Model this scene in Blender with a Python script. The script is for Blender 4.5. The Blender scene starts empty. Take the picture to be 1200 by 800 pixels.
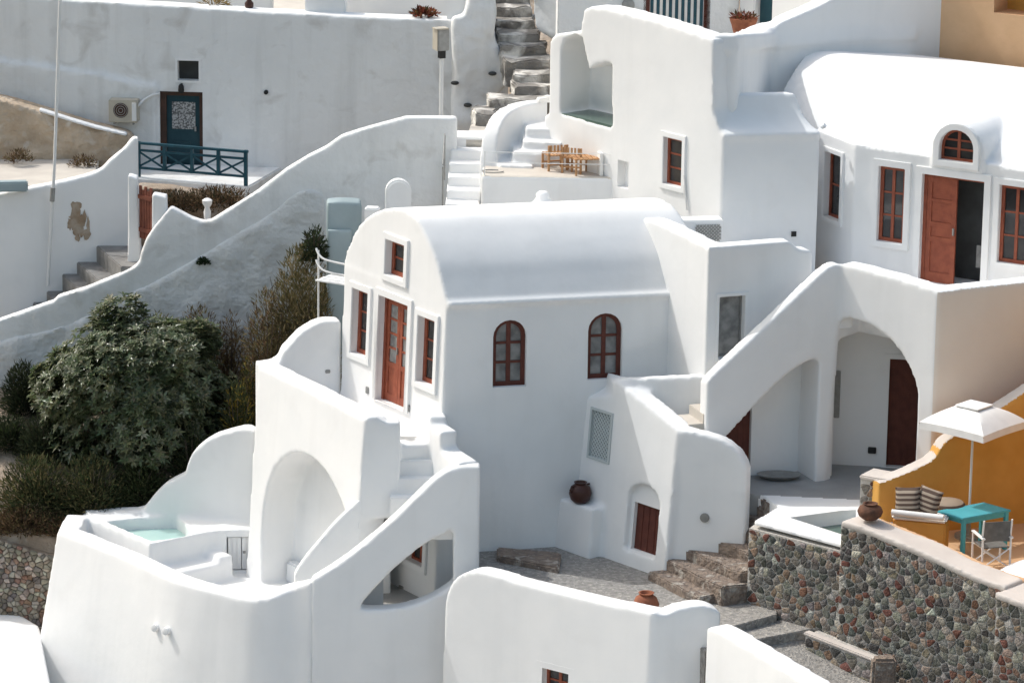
# Whitewashed terraces on a steep slope: built in metres, z = 0 on the paved yard, y away from the viewer
SUN_AZ, SUN_EL, SUN_E, SKY, EXPO = 27., 51., 2.0, .15, .24
import bpy, bmesh, random
from math import *
from mathutils import Vector as V, Matrix, noise
random.seed(7)
scene = bpy.context.scene
COL = scene.collection
# ------------------------------------------------------------------ camera geometry
F = 4500.; PIT = radians(14.5); ROL = radians(0.8)
def ray(x, y):
    u = (x-600)/F; v = (y-400)/F
    u, v = u*cos(ROL)+v*sin(ROL), -u*sin(ROL)+v*cos(ROL)
    return V((u, cos(PIT)-v*sin(PIT), -sin(PIT)-v*cos(PIT)))
_d = ray(640, 640); ZC = -_d.z/_d.y*72.
CAM = V((0, 0, ZC))
def at(x, y, Y):
    d = ray(x, y); return CAM + d*(Y/d.y)
def onz(x, y, z):
    d = ray(x, y); return CAM + d*((z-ZC)/d.z)
class Pl:
    """a wall plane: through p, heading az degrees (0 = across the view, positive = receding to the right), leaning back by bt"""
    def __init__(s, p, az, bt=0.):
        s.p = V(p); a = radians(az); s.bt = bt; s.az = az
        s.d = V((cos(a), sin(a), 0)); s.n = V((sin(a), -cos(a), 0))
        s.w = V((0, 0, 1)) - s.n*bt; s.N = (s.n + V((0, 0, bt))).normalized()
    def at(s, x, y):
        d = ray(x, y); return CAM + d*((s.p-CAM).dot(s.N)/d.dot(s.N))
    def st(s, x, y):
        q = s.at(x, y)-s.p; return (q.dot(s.d), q.z)
    def P(s, a, t, o=0.): return s.p + s.d*a + s.w*t + s.N*o
    def off(s, o): return Pl(s.p + s.N*o, s.az, s.bt)
# ------------------------------------------------------------------ mesh pieces
def new(): return bmesh.new()
def hexa(bm, lo, hi):
    """closed solid between two rings of points"""
    n = len(lo); a = [bm.verts.new(p) for p in lo]; b = [bm.verts.new(p) for p in hi]
    bm.faces.new(a[::-1]); bm.faces.new(b)
    for i in range(n):
        j = (i+1) % n; bm.faces.new((a[i], a[j], b[j], b[i]))
    return a+b
def prism(bm, poly, zb, zt):
    hexa(bm, [V((p[0], p[1], zb)) for p in poly], [V((p[0], p[1], zt if not hasattr(zt, '__len__') else zt[i])) for i, p in enumerate(poly)])
def slab(bm, top, zb, th, bt=0.):
    """wall whose front top edge runs along the points top; th thick behind; bt batter (per point or one)"""
    n = len(top); top = [V(p) for p in top]; rings = []
    ds = []
    for i in range(n-1):
        d = top[i+1]-top[i]; d.z = 0
        ds.append(d.normalized() if d.length > 1e-6 else None)
    for i in range(len(ds)):
        if ds[i] is None: ds[i] = ds[i-1] if i and ds[i-1] is not None else ds[i+1]
    for i in range(n):
        d0 = ds[max(0, i-1)]; d1 = ds[min(n-2, i)]
        n0 = V((-d0.y, d0.x, 0)); n1 = V((-d1.y, d1.x, 0))
        m = n0+n1; m.normalize(); m = m/max(.35, m.dot(n0))
        b = bt[i] if hasattr(bt, '__len__') else bt
        z = zb[i] if hasattr(zb, '__len__') else zb
        p = top[i]; h = p.z-z
        fb = V((p.x, p.y, z)) - m*b*h
        bk = p + m*th; bb = V((bk.x, bk.y, z)) + m*0
        rings.append([bm.verts.new(q) for q in (fb, p, bk, bb)])
    for i in range(n-1):
        a, b = rings[i], rings[i+1]
        for k in range(4):
            l = (k+1) % 4; bm.faces.new((a[k], a[l], b[l], b[k]))
    bm.faces.new(rings[0][::-1]); bm.faces.new(rings[-1])
def sweep(bm, prof, vec):
    hexa(bm, [V(p) for p in prof], [V(p)+V(vec) for p in prof])
def spline(P, k):
    P = [V(p) for p in P]; out = []
    for i in range(len(P)-1):
        a, b, c, d = P[max(0, i-1)], P[i], P[i+1], P[min(len(P)-1, i+2)]
        for j in range(k):
            t = j/k
            out.append(.5*((2*b)+(c-a)*t+(2*a-5*b+4*c-d)*t*t+(3*b-a-3*c+d)*t**3))
    return out+[P[-1]]
def pbox(bm, pl, s0, s1, t0, t1, o0, o1):
    q = [(s0, t0), (s1, t0), (s1, t1), (s0, t1)]
    hexa(bm, [pl.P(a, t, o0) for a, t in q], [pl.P(a, t, o1) for a, t in q])
def ppoly(bm, pl, pts, o0, o1):
    hexa(bm, [pl.P(a, t, o0) for a, t in pts], [pl.P(a, t, o1) for a, t in pts])
def pxpoly(bm, pl, px, o0, o1):
    ppoly(bm, pl, [pl.st(*p) for p in px], o0, o1)
def ring(bm, pl, outer, inner, o0, o1):
    n = len(outer)
    A = [[bm.verts.new(pl.P(a, t, o)) for a, t in L] for L in (outer, inner) for o in (o0, o1)]
    of, ob, inf, inb = A[0], A[1], A[2], A[3]
    for i in range(n):
        j = (i+1) % n
        bm.faces.new((of[i], of[j], ob[j], ob[i])); bm.faces.new((inf[j], inf[i], inb[i], inb[j]))
        bm.faces.new((ob[i], ob[j], inb[j], inb[i])); bm.faces.new((of[j], of[i], inf[i], inf[j]))
def box(bm, c, sx, sy, sz, az=0., tilt=0.):
    """box centred on c (bottom centre when sz), heading az"""
    M = Matrix.Translation(V(c)) @ Matrix.Rotation(radians(az), 4, 'Z') @ Matrix.Rotation(tilt, 4, 'Y')
    r = bmesh.ops.create_cube(bm, size=1., matrix=M @ Matrix.Diagonal((sx, sy, sz, 1)))
    return r['verts']
def tube(bm, pts, r, seg=8, cap=True):
    pts = [V(p) for p in pts]; n = len(pts); rings = []
    for i, p in enumerate(pts):
        d = (pts[min(n-1, i+1)]-pts[max(0, i-1)]).normalized()
        a = d.cross(V((0, 0, 1)) if abs(d.z) < .9 else V((1, 0, 0))).normalized(); b = d.cross(a)
        rr = r[i] if hasattr(r, '__len__') else r
        rings.append([bm.verts.new(p+(a*cos(2*pi*k/seg)+b*sin(2*pi*k/seg))*rr) for k in range(seg)])
    for i in range(n-1):
        for k in range(seg):
            l = (k+1) % seg; bm.faces.new((rings[i][k], rings[i][l], rings[i+1][l], rings[i+1][k]))
    if cap: bm.faces.new(rings[0][::-1]); bm.faces.new(rings[-1])
def lathe(bm, c, prof, seg=24, sx=1., sy=1.):
    c = V(c); rings = []
    for r, z in prof:
        rings.append([bm.verts.new(c+V((r*sx*cos(2*pi*k/seg), r*sy*sin(2*pi*k/seg), z))) for k in range(seg)])
    for i in range(len(rings)-1):
        for k in range(seg):
            l = (k+1) % seg; bm.faces.new((rings[i][k], rings[i][l], rings[i+1][l], rings[i+1][k]))
    bm.faces.new(rings[0][::-1]); bm.faces.new(rings[-1])
# ------------------------------------------------------------------ objects
ROOT = {}
def root_of(o):
    while o.parent: o = o.parent
    return o
def link(name, me, mat, parent=None, smooth=None):
    me.name = name
    if mat: me.materials.append(mat)
    if smooth is not None:
        me.polygons.foreach_set('use_smooth', [True]*len(me.polygons))
        if smooth < 170: me.set_sharp_from_angle(angle=radians(smooth))
    o = bpy.data.objects.new(name, me); COL.objects.link(o)
    if parent:
        o.parent = parent
        me.transform(Matrix.Translation(-root_of(parent).location))
    return o
def obj(name, bm, mat, parent=None, smooth=None, bevel=0., seg=2):
    bmesh.ops.recalc_face_normals(bm, faces=bm.faces[:])
    if bevel:
        bmesh.ops.bevel(bm, geom=[e for e in bm.edges if e.calc_face_angle(0) > .5], offset=bevel, segments=seg, affect='EDGES', clamp_overlap=True)
        if smooth is None: smooth = 35
    me = bpy.data.meshes.new(name); bm.to_mesh(me); bm.free()
    return link(name, me, mat, parent, smooth)
def tag(o, label=None, cat=None, group=None, kind=None):
    if label: o['label'] = label
    if cat: o['category'] = cat
    if group: o['group'] = group
    if kind: o['kind'] = kind
    return o
def thing(name, label, cat, loc, group=None):
    o = bpy.data.objects.new(name, None); COL.objects.link(o); o.location = V(loc); o.empty_display_size = .2
    return tag(o, label, cat, group)
def dup(o, loc, rotz=0., label=None, scale=None):
    r = o.copy(); COL.objects.link(r); r.location = V(loc); r.rotation_euler = (0, 0, rotz)
    if scale: r.scale = (scale,)*3
    if label: r['label'] = label
    for ch in list(o.children):
        c = ch.copy(); COL.objects.link(c); c.parent = r
        for g in list(ch.children):
            d = g.copy(); COL.objects.link(d); d.parent = c
    return r
VOX = .042
def _eval(o):
    dg = bpy.context.evaluated_depsgraph_get(); dg.update()
    return bpy.data.meshes.new_from_object(o.evaluated_get(dg), depsgraph=dg)
def _boolmods(o, cutters):
    cs = []
    for c in cutters:
        bmesh.ops.recalc_face_normals(c, faces=c.faces[:])
        m = bpy.data.meshes.new('cut'); c.to_mesh(m); c.free()
        k = bpy.data.objects.new('cut', m); COL.objects.link(k); cs.append(k)
        md = o.modifiers.new('b', 'BOOLEAN'); md.operation = 'DIFFERENCE'; md.solver = 'MANIFOLD'; md.object = k
    return cs
def solid(name, bm, mat, parent=None, soft=(), hard=(), vox=None, it=4, split=None, sharp=50):
    """plaster mass: everything in bm fused and softly rounded; soft cuts get rounded edges, hard cuts stay crisp.
    split = [(name, predicate, material)] hands some of the faces to another object"""
    v = vox or VOX
    bmesh.ops.recalc_face_normals(bm, faces=bm.faces[:])
    me = bpy.data.meshes.new(name); bm.to_mesh(me); bm.free()
    o = bpy.data.objects.new('tmp', me); COL.objects.link(o); junk = []
    def rm():
        r = o.modifiers.new('r', 'REMESH'); r.mode = 'VOXEL'; r.voxel_size = v; r.use_smooth_shade = True
    rm()
    if soft:
        junk += _boolmods(o, soft); rm()
    if it:
        s = o.modifiers.new('s', 'SMOOTH'); s.factor = .5; s.iterations = it
    if hard: junk += _boolmods(o, hard)
    m2 = _eval(o)
    for k in junk+[o]:
        m = k.data; bpy.data.objects.remove(k); bpy.data.meshes.remove(m)
    out = []
    for nm, pred, mt in (split or []):
        b = bmesh.new(); b.from_mesh(m2); b2 = bmesh.new(); b2.from_mesh(m2)
        b.faces.ensure_lookup_table(); b2.faces.ensure_lookup_table()
        sel = [pred(f.calc_center_median(), f.normal) for f in b.faces]
        bmesh.ops.delete(b, geom=[f for f, q in zip(b.faces[:], sel) if q], context='FACES')
        bmesh.ops.delete(b2, geom=[f for f, q in zip(b2.faces[:], sel) if not q], context='FACES')
        m3 = bpy.data.meshes.new(nm); b2.to_mesh(m3); b.to_mesh(m2); b.free(); b2.free()
        out.append((nm, m3, mt))
    m2.materials.clear()
    a = link(name, m2, mat, parent, sharp)
    res = [a]
    for nm, m3, mt in out:
        m3.materials.clear(); res.append(link(nm, m3, mt, parent or a, sharp))
    return res if out else a
# ------------------------------------------------------------------ materials
def mat(name, c1, c2=None, scale=2., rough=.8, bump=0., bscale=30., detail=6., spec=.3, c3=None, c3lim=(.6, .7), c3scale=.6, metal=0., coord='Object', trans=0., attr=None, bdist=.02, lo=.35, hi=.65, streak=0.):
    m = bpy.data.materials.new(name); m.use_nodes = True
    nt = m.node_tree; N = nt.nodes; L = nt.links; p = N['Principled BSDF']
    p.inputs['Roughness'].default_value = rough; p.inputs['Metallic'].default_value = metal
    p.inputs['Specular IOR Level'].default_value = spec
    p.inputs['Base Color'].default_value = (*c1, 1)
    if trans: p.inputs['Transmission Weight'].default_value = trans
    tc = N.new('ShaderNodeTexCoord'); geo = N.new('ShaderNodeNewGeometry')
    src = geo.outputs['Position'] if coord == 'World' else tc.outputs[coord]
    def nz(sc, dt=detail, dist=0.):
        n = N.new('ShaderNodeTexNoise'); n.inputs['Scale'].default_value = sc; n.inputs['Detail'].default_value = dt
        n.inputs['Distortion'].default_value = dist; L.new(src, n.inputs['Vector']); return n
    def ramp(sock, lo, hi):
        r = N.new('ShaderNodeMapRange'); r.inputs['From Min'].default_value = lo; r.inputs['From Max'].default_value = hi
        L.new(sock, r.inputs['Value']); return r.outputs['Result']
    def mix(f, a, b):
        x = N.new('ShaderNodeMix'); x.data_type = 'RGBA'; L.new(f, x.inputs['Factor'])
        for i, k in (('A', a), ('B', b)):
            s = [q for q in x.inputs if q.name == i and q.type == 'RGBA'][0]
            if hasattr(k, 'default_value'): L.new(k, s)
            else: s.default_value = (*k, 1)
        return [q for q in x.outputs if q.type == 'RGBA'][0]
    col = None
    if attr:
        a = N.new('ShaderNodeAttribute'); a.attribute_name = attr; col = a.outputs['Color']
        if c2:
            f = ramp(nz(scale).outputs['Fac'], lo, hi)
            mm = N.new('ShaderNodeMix'); mm.data_type = 'RGBA'; mm.blend_type = 'MULTIPLY'; L.new(f, mm.inputs['Factor'])
            s = [q for q in mm.inputs if q.type == 'RGBA']; L.new(col, s[0]); s[1].default_value = (*c2, 1)
            col = [q for q in mm.outputs if q.type == 'RGBA'][0]
    elif c2: col = mix(ramp(nz(scale).outputs['Fac'], lo, hi), c1, c2)
    if c3: col = mix(ramp(nz(c3scale, 8., .6).outputs['Fac'], *c3lim), col or c1, c3)
    if streak:
        mp = N.new('ShaderNodeMapping'); mp.inputs['Scale'].default_value = (2.6, 2.6, .22); L.new(src, mp.inputs['Vector'])
        ns = N.new('ShaderNodeTexNoise'); ns.inputs['Scale'].default_value = 1.; ns.inputs['Detail'].default_value = 7.; L.new(mp.outputs['Vector'], ns.inputs['Vector'])
        f = ramp(ns.outputs['Fac'], .52, .78); mu = N.new('ShaderNodeMath'); mu.operation = 'MULTIPLY'; mu.inputs[1].default_value = streak; L.new(f, mu.inputs[0])
        col = mix(mu.outputs[0], col or c1, (.42, .42, .40))
    if col: L.new(col, p.inputs['Base Color'])
    if bump:
        b = N.new('ShaderNodeBump'); b.inputs['Strength'].default_value = bump; b.inputs['Distance'].default_value = bdist
        L.new(nz(bscale, 5.).outputs['Fac'], b.inputs['Height']); L.new(b.outputs['Normal'], p.inputs['Normal'])
    return m
M = {}
M['plaster'] = mat('white_plaster', (.84, .84, .835), (.795, .80, .80), .8, .9, .22, 2.4, spec=.12, coord='World', c3=(.785, .785, .78), c3lim=(.55, .8), c3scale=1.6, bdist=.04, streak=.09)
M['plaster_old'] = mat('aged_white_plaster', (.82, .825, .82), (.75, .755, .75), .5, .92, .7, 4., spec=.12, coord='World', c3=(.56, .545, .52), c3lim=(.57, .80), c3scale=1.5, streak=.3, bdist=.05)
M['plaster_rough'] = mat('rough_unpainted_plaster', (.76, .765, .755), (.66, .66, .65), 1.6, .95, 1., 7., spec=.1, coord='World', c3=(.52, .50, .46), c3lim=(.60, .80), c3scale=1.5, bdist=.05)
M['white'] = mat('white_paint', (.80, .80, .79), (.76, .76, .76), 3., .6, .1, 20.)
M['red'] = mat('red_brown_painted_wood', (.32, .088, .045), (.235, .06, .032), 6., .5, .2, 40., spec=.35)
M['dark_red'] = mat('dark_red_wood', (.125, .038, .026), (.09, .028, .02), 6., .6, .2, 40.)
M['glass'] = mat('window_glass', (.028, .028, .03), (.055, .052, .05), 3., .06, spec=.6)
M['glass_curtain'] = mat('window_glass_with_pale_curtain', (.30, .30, .29), (.16, .16, .16), 5., .12, spec=.6)
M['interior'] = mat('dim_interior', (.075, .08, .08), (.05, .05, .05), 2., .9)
M['teal'] = mat('dark_teal_paint', (.010, .042, .058), (.016, .055, .07), 4., .5)
M['teal_rail'] = mat('teal_railing_paint', (.022, .085, .115), (.015, .06, .085), 6., .45)
M['turq'] = mat('turquoise_paint', (.085, .40, .47), (.07, .36, .43), 6., .45, .1, 30.)
M['pebble'] = mat('pebble_paving', (.34, .325, .305), (.23, .22, .205), 9., .9, .8, 22., coord='World', c3=(.40, .38, .35), c3lim=(.55, .6), c3scale=12., bdist=.05)
M['concrete'] = mat('grey_cement_floor', (.36, .36, .355), (.30, .30, .295), 1.5, .85, .2, 12., coord='World')
M['cream'] = mat('cream_paved_floor', (.60, .56, .50), (.52, .48, .43), 2., .9, .3, 12., coord='World')
M['stair_stone'] = mat('rough_brown_stone', (.29, .23, .185), (.17, .135, .115), 5., .9, 1., 11., coord='World', c3=(.44, .40, .35), c3lim=(.54, .68), c3scale=5., bdist=.1)
M['stair_grey'] = mat('grey_cement_steps', (.25, .245, .235), (.17, .165, .16), 3., .95, .6, 12., coord='World', bdist=.04)
M['old_step'] = mat('old_grey_stone_steps', (.30, .285, .26), (.17, .16, .15), 2.2, .95, 1., 7., coord='World', c3=(.68, .66, .62), c3lim=(.47, .62), c3scale=1.6, bdist=.08)
M['mortar'] = mat('pale_mortar', (.56, .53, .49), (.42, .40, .37), 8., .95, .8, 25., coord='World', bdist=.03)
M['stones'] = mat('mixed_lava_stones', (.2, .2, .2), (.68, .66, .63), 11., .95, 1., 28., attr='col', bdist=.05, coord='World', spec=.08)
M['cap'] = mat('pale_sandy_cement_cap', (.62, .57, .525), (.55, .50, .46), 2., .9, .25, 14., coord='World')
M['ochre'] = mat('ochre_plaster', (.67, .365, .095), (.58, .305, .07), 1.2, .9, .5, 5., coord='World', bdist=.04)
M['ochre_pale'] = mat('peach_plaster', (.67, .44, .26), (.58, .37, .21), 1., .9, .3, 5., coord='World', bdist=.03)
M['terracotta'] = mat('terracotta', (.33, .125, .065), (.22, .075, .04), 6., .75, .3, 30.)
M['dark_pot'] = mat('dark_glazed_clay', (.07, .028, .02), (.05, .02, .016), 5., .35)
M['canvas'] = mat('white_canvas', (.80, .79, .77), (.74, .73, .71), 4., .85, .1, 40.)
M['metal_white'] = mat('white_enamelled_metal', (.72, .72, .71), None, 1., .4)
M['metal_grey'] = mat('grey_galvanised_metal', (.34, .34, .33), (.27, .27, .26), 8., .5, metal=.4)
M['beige_box'] = mat('beige_enamel', (.50, .46, .38), (.45, .41, .34), 5., .5)
M['black'] = mat('black_plastic', (.02, .02, .02), None, 1., .6)
M['wood'] = mat('warm_teak', (.48, .28, .14), (.36, .19, .09), 8., .6, .2, 30.)
M['grey_fabric'] = mat('grey_sling_fabric', (.16, .16, .155), (.12, .12, .115), 8., .9)
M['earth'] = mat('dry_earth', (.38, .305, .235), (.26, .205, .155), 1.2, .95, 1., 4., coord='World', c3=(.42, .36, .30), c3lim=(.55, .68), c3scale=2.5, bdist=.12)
M['rubble'] = mat('loose_rubble_stones', (.3, .28, .26), (.6, .56, .52), 7., .95, .8, 20., attr='col', bdist=.03, coord='World')
M['leaf'] = mat('grey_green_leaves', (.075, .105, .05), (.75, .75, .68), 5., .34, spec=.6, attr='col')
M['grass'] = mat('dry_stems', (.1, .08, .04), (.6, .6, .6), 3., .8, attr='col')
M['bark'] = mat('grey_brown_bark', (.11, .085, .065), (.07, .055, .04), 5., .9, .6, 20.)
M['water'] = mat('pool_water', (.50, .68, .63), (.42, .62, .575), 1., .04, .12, 5., spec=.5, coord='World')
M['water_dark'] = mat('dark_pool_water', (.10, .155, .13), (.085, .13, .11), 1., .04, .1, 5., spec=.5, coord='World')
M['bluegrey'] = mat('blue_grey_plaster', (.33, .40, .42), (.28, .345, .365), 1.5, .9, .3, 6., coord='World')  # blue grey taken darker to carry the shade on the garden block
M['stain'] = mat('exposed_brown_render', (.30, .22, .15), (.42, .35, .28), 6., .95, .6, 20., coord='World')
M['succulent'] = mat('red_brown_succulent', (.20, .06, .035), (.12, .05, .03), 20., .7)
M['lattice'] = mat('grey_lattice', (.50, .54, .54), None, 1., .7)
M['bounce_peach'] = mat('plaster_tinted_for_bounce', (.81, .735, .645), (.78, .70, .61), 1.1, .9, .35, 3.2, spec=.15, coord='World', bdist=.035)  # peach tint stands in for light bounced off the ochre terrace
M['stone_dark'] = mat('dark_weathered_stone', (.16, .145, .13), (.10, .09, .08), 5., .95, 1., 11., coord='World', bdist=.08)

def translucent(m, k=.35):
    nt = m.node_tree; N = nt.nodes; L = nt.links; p = N['Principled BSDF']; o = N['Material Output']
    t = N.new('ShaderNodeBsdfTranslucent'); mx = N.new('ShaderNodeMixShader'); mx.inputs[0].default_value = k
    src = p.inputs['Base Color'].links[0].from_socket; L.new(src, t.inputs['Color'])
    L.new(p.outputs[0], mx.inputs[1]); L.new(t.outputs[0], mx.inputs[2]); L.new(mx.outputs[0], o.inputs['Surface'])
translucent(M['leaf'], .42); translucent(M['grass'], .3)
M['gate_red'] = mat('faded_red_brown_wood', (.20, .065, .04), (.14, .045, .03), 6., .6, .2, 40.)
M['bank_earth'] = mat('earth_bank_tinted_sunlit', (.60, .485, .365), (.42, .325, .235), 1.6, .95, 1., 6., coord='World', c3=(.60, .53, .45), c3lim=(.55, .68), c3scale=3., bdist=.1)  # earth paled to look sunlit where the long wall shades it
M['brown_wood'] = mat('dark_brown_frame', (.075, .038, .028), (.05, .028, .02), 6., .6)
# ------------------------------------------------------------------ ground
HB = [(30, -14), (56, -8), (64, -6.), (70, -5.2), (74.93, -5.), (75.26, -.95), (76, -.3), (79, 1.2), (82, 2.6), (84, 3.2), (86, 3.6), (92, 5.5), (110, 14), (160, 30)]
def hgt(x, y):
    for (a, b), (c, d) in zip(HB, HB[1:]):
        if y <= c: k = max(0, (y-a)/(c-a)); z = b+(d-b)*k; break
    else: z = HB[-1][1]
    return z + .18*noise.noise(V((x*.5, y*.5, 1))) + .05*noise.noise(V((x*2.1, y*2.1, 4)))
bm = new()
xs = [-90, -60, -40, -25, -18]+[-14+.35*i for i in range(36)]+[0, 4, 8, 12, 20, 35, 60, 90]
ys = [30, 45, 56, 62, 66, 69]+sorted([71+.3*i for i in range(52)]+[74.92, 75.27])+[88, 92, 100, 110, 130, 160]
gv = [[bm.verts.new((x, y, hgt(x, y))) for x in xs] for y in ys]
for j in range(len(ys)-1):
    for i in range(len(xs)-1): bm.faces.new((gv[j][i], gv[j][i+1], gv[j+1][i+1], gv[j+1][i]))
tag(obj('ground', bm, M['earth'], smooth=180), kind='structure')

# ------------------------------------------------------------------ reference planes
ZL = -1.31                                   # lower terrace floor
ZT = 2.30                                    # upper terrace floor
ZCT = 1.6                                    # arched courtyard floor
SIDE = Pl(onz(640, 640, 0), 14)
C0 = SIDE.at(524, 354)
GAB = Pl(C0, -56, .04)
GL = GAB.at(403, 330)
PAR = Pl(GAB.at(400, 378), 16)
Q = Pl(GAB.at(403, 372), 16).at(302, 428)
L1 = Pl(Q, -56, .07)
# ------------------------------------------------------------------ main vaulted house
def plan(p, d, k): return V((p.x, p.y, 0)) + d*k
house = thing('vaulted_house', 'large white barrel vaulted house with two arched windows and a red double door', 'house', (C0.x, C0.y, 0))
bm = new()
LH = 5.25
zb = -1.5
top = [C0, C0+SIDE.d*LH, GL+SIDE.d*LH, GL]
dn = GAB.n*.04
lo = [V((C0.x, C0.y, zb))+dn*(C0.z-zb), V((0, 0, zb))+plan(C0, SIDE.d, LH), V((0, 0, zb))+plan(GL, SIDE.d, LH), V((GL.x, GL.y, zb))+dn*(GL.z-zb)]
hexa(bm, lo, [V((p.x, p.y, C0.z-.02)) for p in top])
GC = [(402.5, 331), (402, 318), (404, 301), (410, 284), (421, 263), (436, 250), (454, 244), (471, 245), (487, 256), (500, 279), (511, 306), (517, 329), (521, 345), (523, 353)]
prof = spline([GAB.at(*p) for p in GC[:-1]], 6)+[GAB.at(*GC[-1])]
sweep(bm, prof, SIDE.d*LH)
ep = SIDE.off(.03)
lip0, lip1 = ep.st(526, 354)[0], ep.st(526, 354)[0]+LH
pbox(bm, ep, lip0, lip1, C0.z-SIDE.p.z-.09, C0.z-SIDE.p.z+.005, -.3, .025)
# ---- window helpers
def arch(s0, s1, t0, t1, n=10, rise=None):
    r = (s1-s0)/2; c = (s0+s1)/2; rise = rise or r
    return [(s0, t0), (s1, t0)] + [(c+r*cos(pi*i/n), t1-rise+rise*sin(pi*i/n)) for i in range(n+1)]
def inset(pts, k):
    cx = sum(p[0] for p in pts)/len(pts); n = len(pts); out = []
    for i in range(n):
        a, b, c = V(pts[i-1]), V(pts[i]), V(pts[(i+1) % n])
        d0 = (b-a).normalized(); d1 = (c-b).normalized()
        n0 = V((-d0.y, d0.x)); n1 = V((-d1.y, d1.x)); m = (n0+n1); m.normalize(); m = m/max(.4, m.dot(n0))
        out.append(tuple(b+m*k))
    return out
def cutter(pl, pts, depth, o=.12):
    b = new(); ppoly(b, pl, pts, -depth, o); return b
def surround(parent, pl, pts, w=.16, o=.045, material='plaster', bottom=True):
    b = new(); outer = inset(pts, -w)
    if not bottom:
        t0 = pts[0][1]; outer = [(a, t0-.002 if t < t0 else t) for a, t in outer]
        inner = [(a, t0 if i < 2 else t) for i, (a, t) in enumerate(pts)]
        ring(b, pl, outer, inner, -.02, o)
    else: ring(b, pl, outer, pts, -.02, o)
    return obj('surround', b, M[material], parent, smooth=40, bevel=.012)
def window(parent, pl, pts, depth=.13, cols=2, rows=3, fw=.055, glass='glass', sur=None, wood='red', label=None, split=True, sill=False, bar=.035):
    """red framed window set in a recess: frame > panes, surround"""
    s0 = min(p[0] for p in pts); s1 = max(p[0] for p in pts); t0 = min(p[1] for p in pts); t1 = max(p[1] for p in pts)
    b = new(); inn = inset(pts, fw)
    ring(b, pl, pts, inn, -depth-.05, -depth+.01)
    a0, a1, b0, b1 = s0+fw, s1-fw, t0+fw, t1-fw
    bw = bar
    for i in range(1, cols):
        x = a0+(a1-a0)*i/cols; ww = bw*1.5 if split and i*2 == cols else bw
        pbox(b, pl, x-ww/2-.005, x+ww/2+.005, b0-.01, b1+.01, -depth-.045, -depth-.002)
    for j in range(1, rows):
        y = b0+(b1-b0)*j/rows
        pbox(b, pl, a0-.01, a1+.01, y-bw/2, y+bw/2, -depth-.042, -depth-.006)
    w_ = obj('window', b, M[wood], parent, smooth=30)
    if label: w_['label'] = label
    b = new(); ppoly(b, pl, inset(pts, fw*.4), -depth-.035, -depth-.025)
    obj('pane', b, M[glass], w_, smooth=30)
    if sur: surround(w_, pl, pts, *sur)
    return w_
def quad(pl, px):
    """rectangle (in the wall) from the pixel corners top-left, bottom-right"""
    (s0, t1), (s1, t0) = pl.st(*px[0]), pl.st(*px[1])
    return [(s0, t0), (s1, t0), (s1, t1), (s0, t1)]
def door(parent, pl, pts, depth=.14, leaves=2, material='red', panel=True, glassrows=2, handle=True):
    s0, s1, t0, t1 = pts[0][0], pts[1][0], pts[0][1], pts[2][1]
    b = new(); f = .07
    for x0, x1 in ((s0, s0+f), (s1-f, s1)): pbox(b, pl, x0, x1, t0, t1, -depth-.06, -depth+.03)
    pbox(b, pl, s0+f-.002, s1-f+.002, t1-f, t1, -depth-.06, -depth+.03)
    fr = obj('door_frame', b, M[material], parent, smooth=30)
    W = (s1-s0-2*f)/leaves
    for k in range(leaves):
        a = s0+f+W*k+.004; e = a+W-.008; T = t1-f-.004; st = .09 if W > .4 else .06
        b = new(); H = T-t0
        pbox(b, pl, a, a+st, t0+.01, T, -depth-.045, -depth); pbox(b, pl, e-st, e, t0+.01, T, -depth-.045, -depth)
        lv = [t0+.01, t0+.16, t0+H*.34, t0+H*.34+.1, T-st, T]
        for y0, y1 in ((lv[0], lv[1]), (lv[2], lv[3]), (lv[4], lv[5])): pbox(b, pl, a+st-.002, e-st+.002, y0, y1, -depth-.043, -depth-.002)
        for r in range(1, glassrows+1):
            y = lv[3]+(lv[4]-lv[3])*r/(glassrows+1); pbox(b, pl, a+st-.002, e-st+.002, y-.02, y+.02, -depth-.042, -depth-.004)
        pbox(b, pl, a+st-.002, e-st+.002, lv[1]-.002, lv[2]+.002, -depth-.036, -depth-.018)
        lf = obj('door_leaf', b, M[material], parent, smooth=30)
        b = new(); pbox(b, pl, a+st-.01, e-st+.01, lv[3]-.01, lv[4]+.01, -depth-.034, -depth-.026); obj('pane', b, M['glass_curtain' if glassrows > 1 else 'glass'], lf)
        if handle and k == 0:
            b = new(); pbox(b, pl, e-.06, e-.03, t0+1.0, t0+1.14, -depth-.002, -depth+.03); obj('handle', b, M['metal_grey'], lf)
    return fr
hard = []
q_att = quad(GAB, ((454, 280), (474, 329))); q_att[2] = (q_att[2][0], q_att[3][1])
q_lw = quad(GAB, ((415, 337), (430, 420)))
q_rw = quad(GAB, ((492, 369), (508, 454)))
q_d = quad(GAB, ((446, 345), (475, 482)))
for q_ in (q_att, q_lw, q_rw, q_d): hard.append(cutter(GAB, q_, .32))
qa1 = arch(*[SIDE.st(577, 453)[0], SIDE.st(616, 453)[0]], SIDE.st(596, 453)[1], SIDE.st(596, 375)[1])
qa2 = arch(*[SIDE.st(688, 444)[0], SIDE.st(728, 444)[0]], SIDE.st(708, 444)[1], SIDE.st(708, 367)[1])
for q_ in (qa1, qa2): hard.append(cutter(SIDE, q_, .3))
q_low = quad(GAB, ((478, 610), (496, 664)))
hard.append(cutter(GAB, q_low, .3))
def is_roof(c, n):
    o = (c-GAB.p).dot(GAB.N)
    return o < -.06 and c.z > C0.z-.06 and n.z > .02
solid('wall', bm, M['plaster'], house, hard=hard, split=[('roof', is_roof, M['plaster'])])
window(house, GAB, q_att, cols=1, rows=2, fw=.085, sur=(.13, .05))
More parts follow.
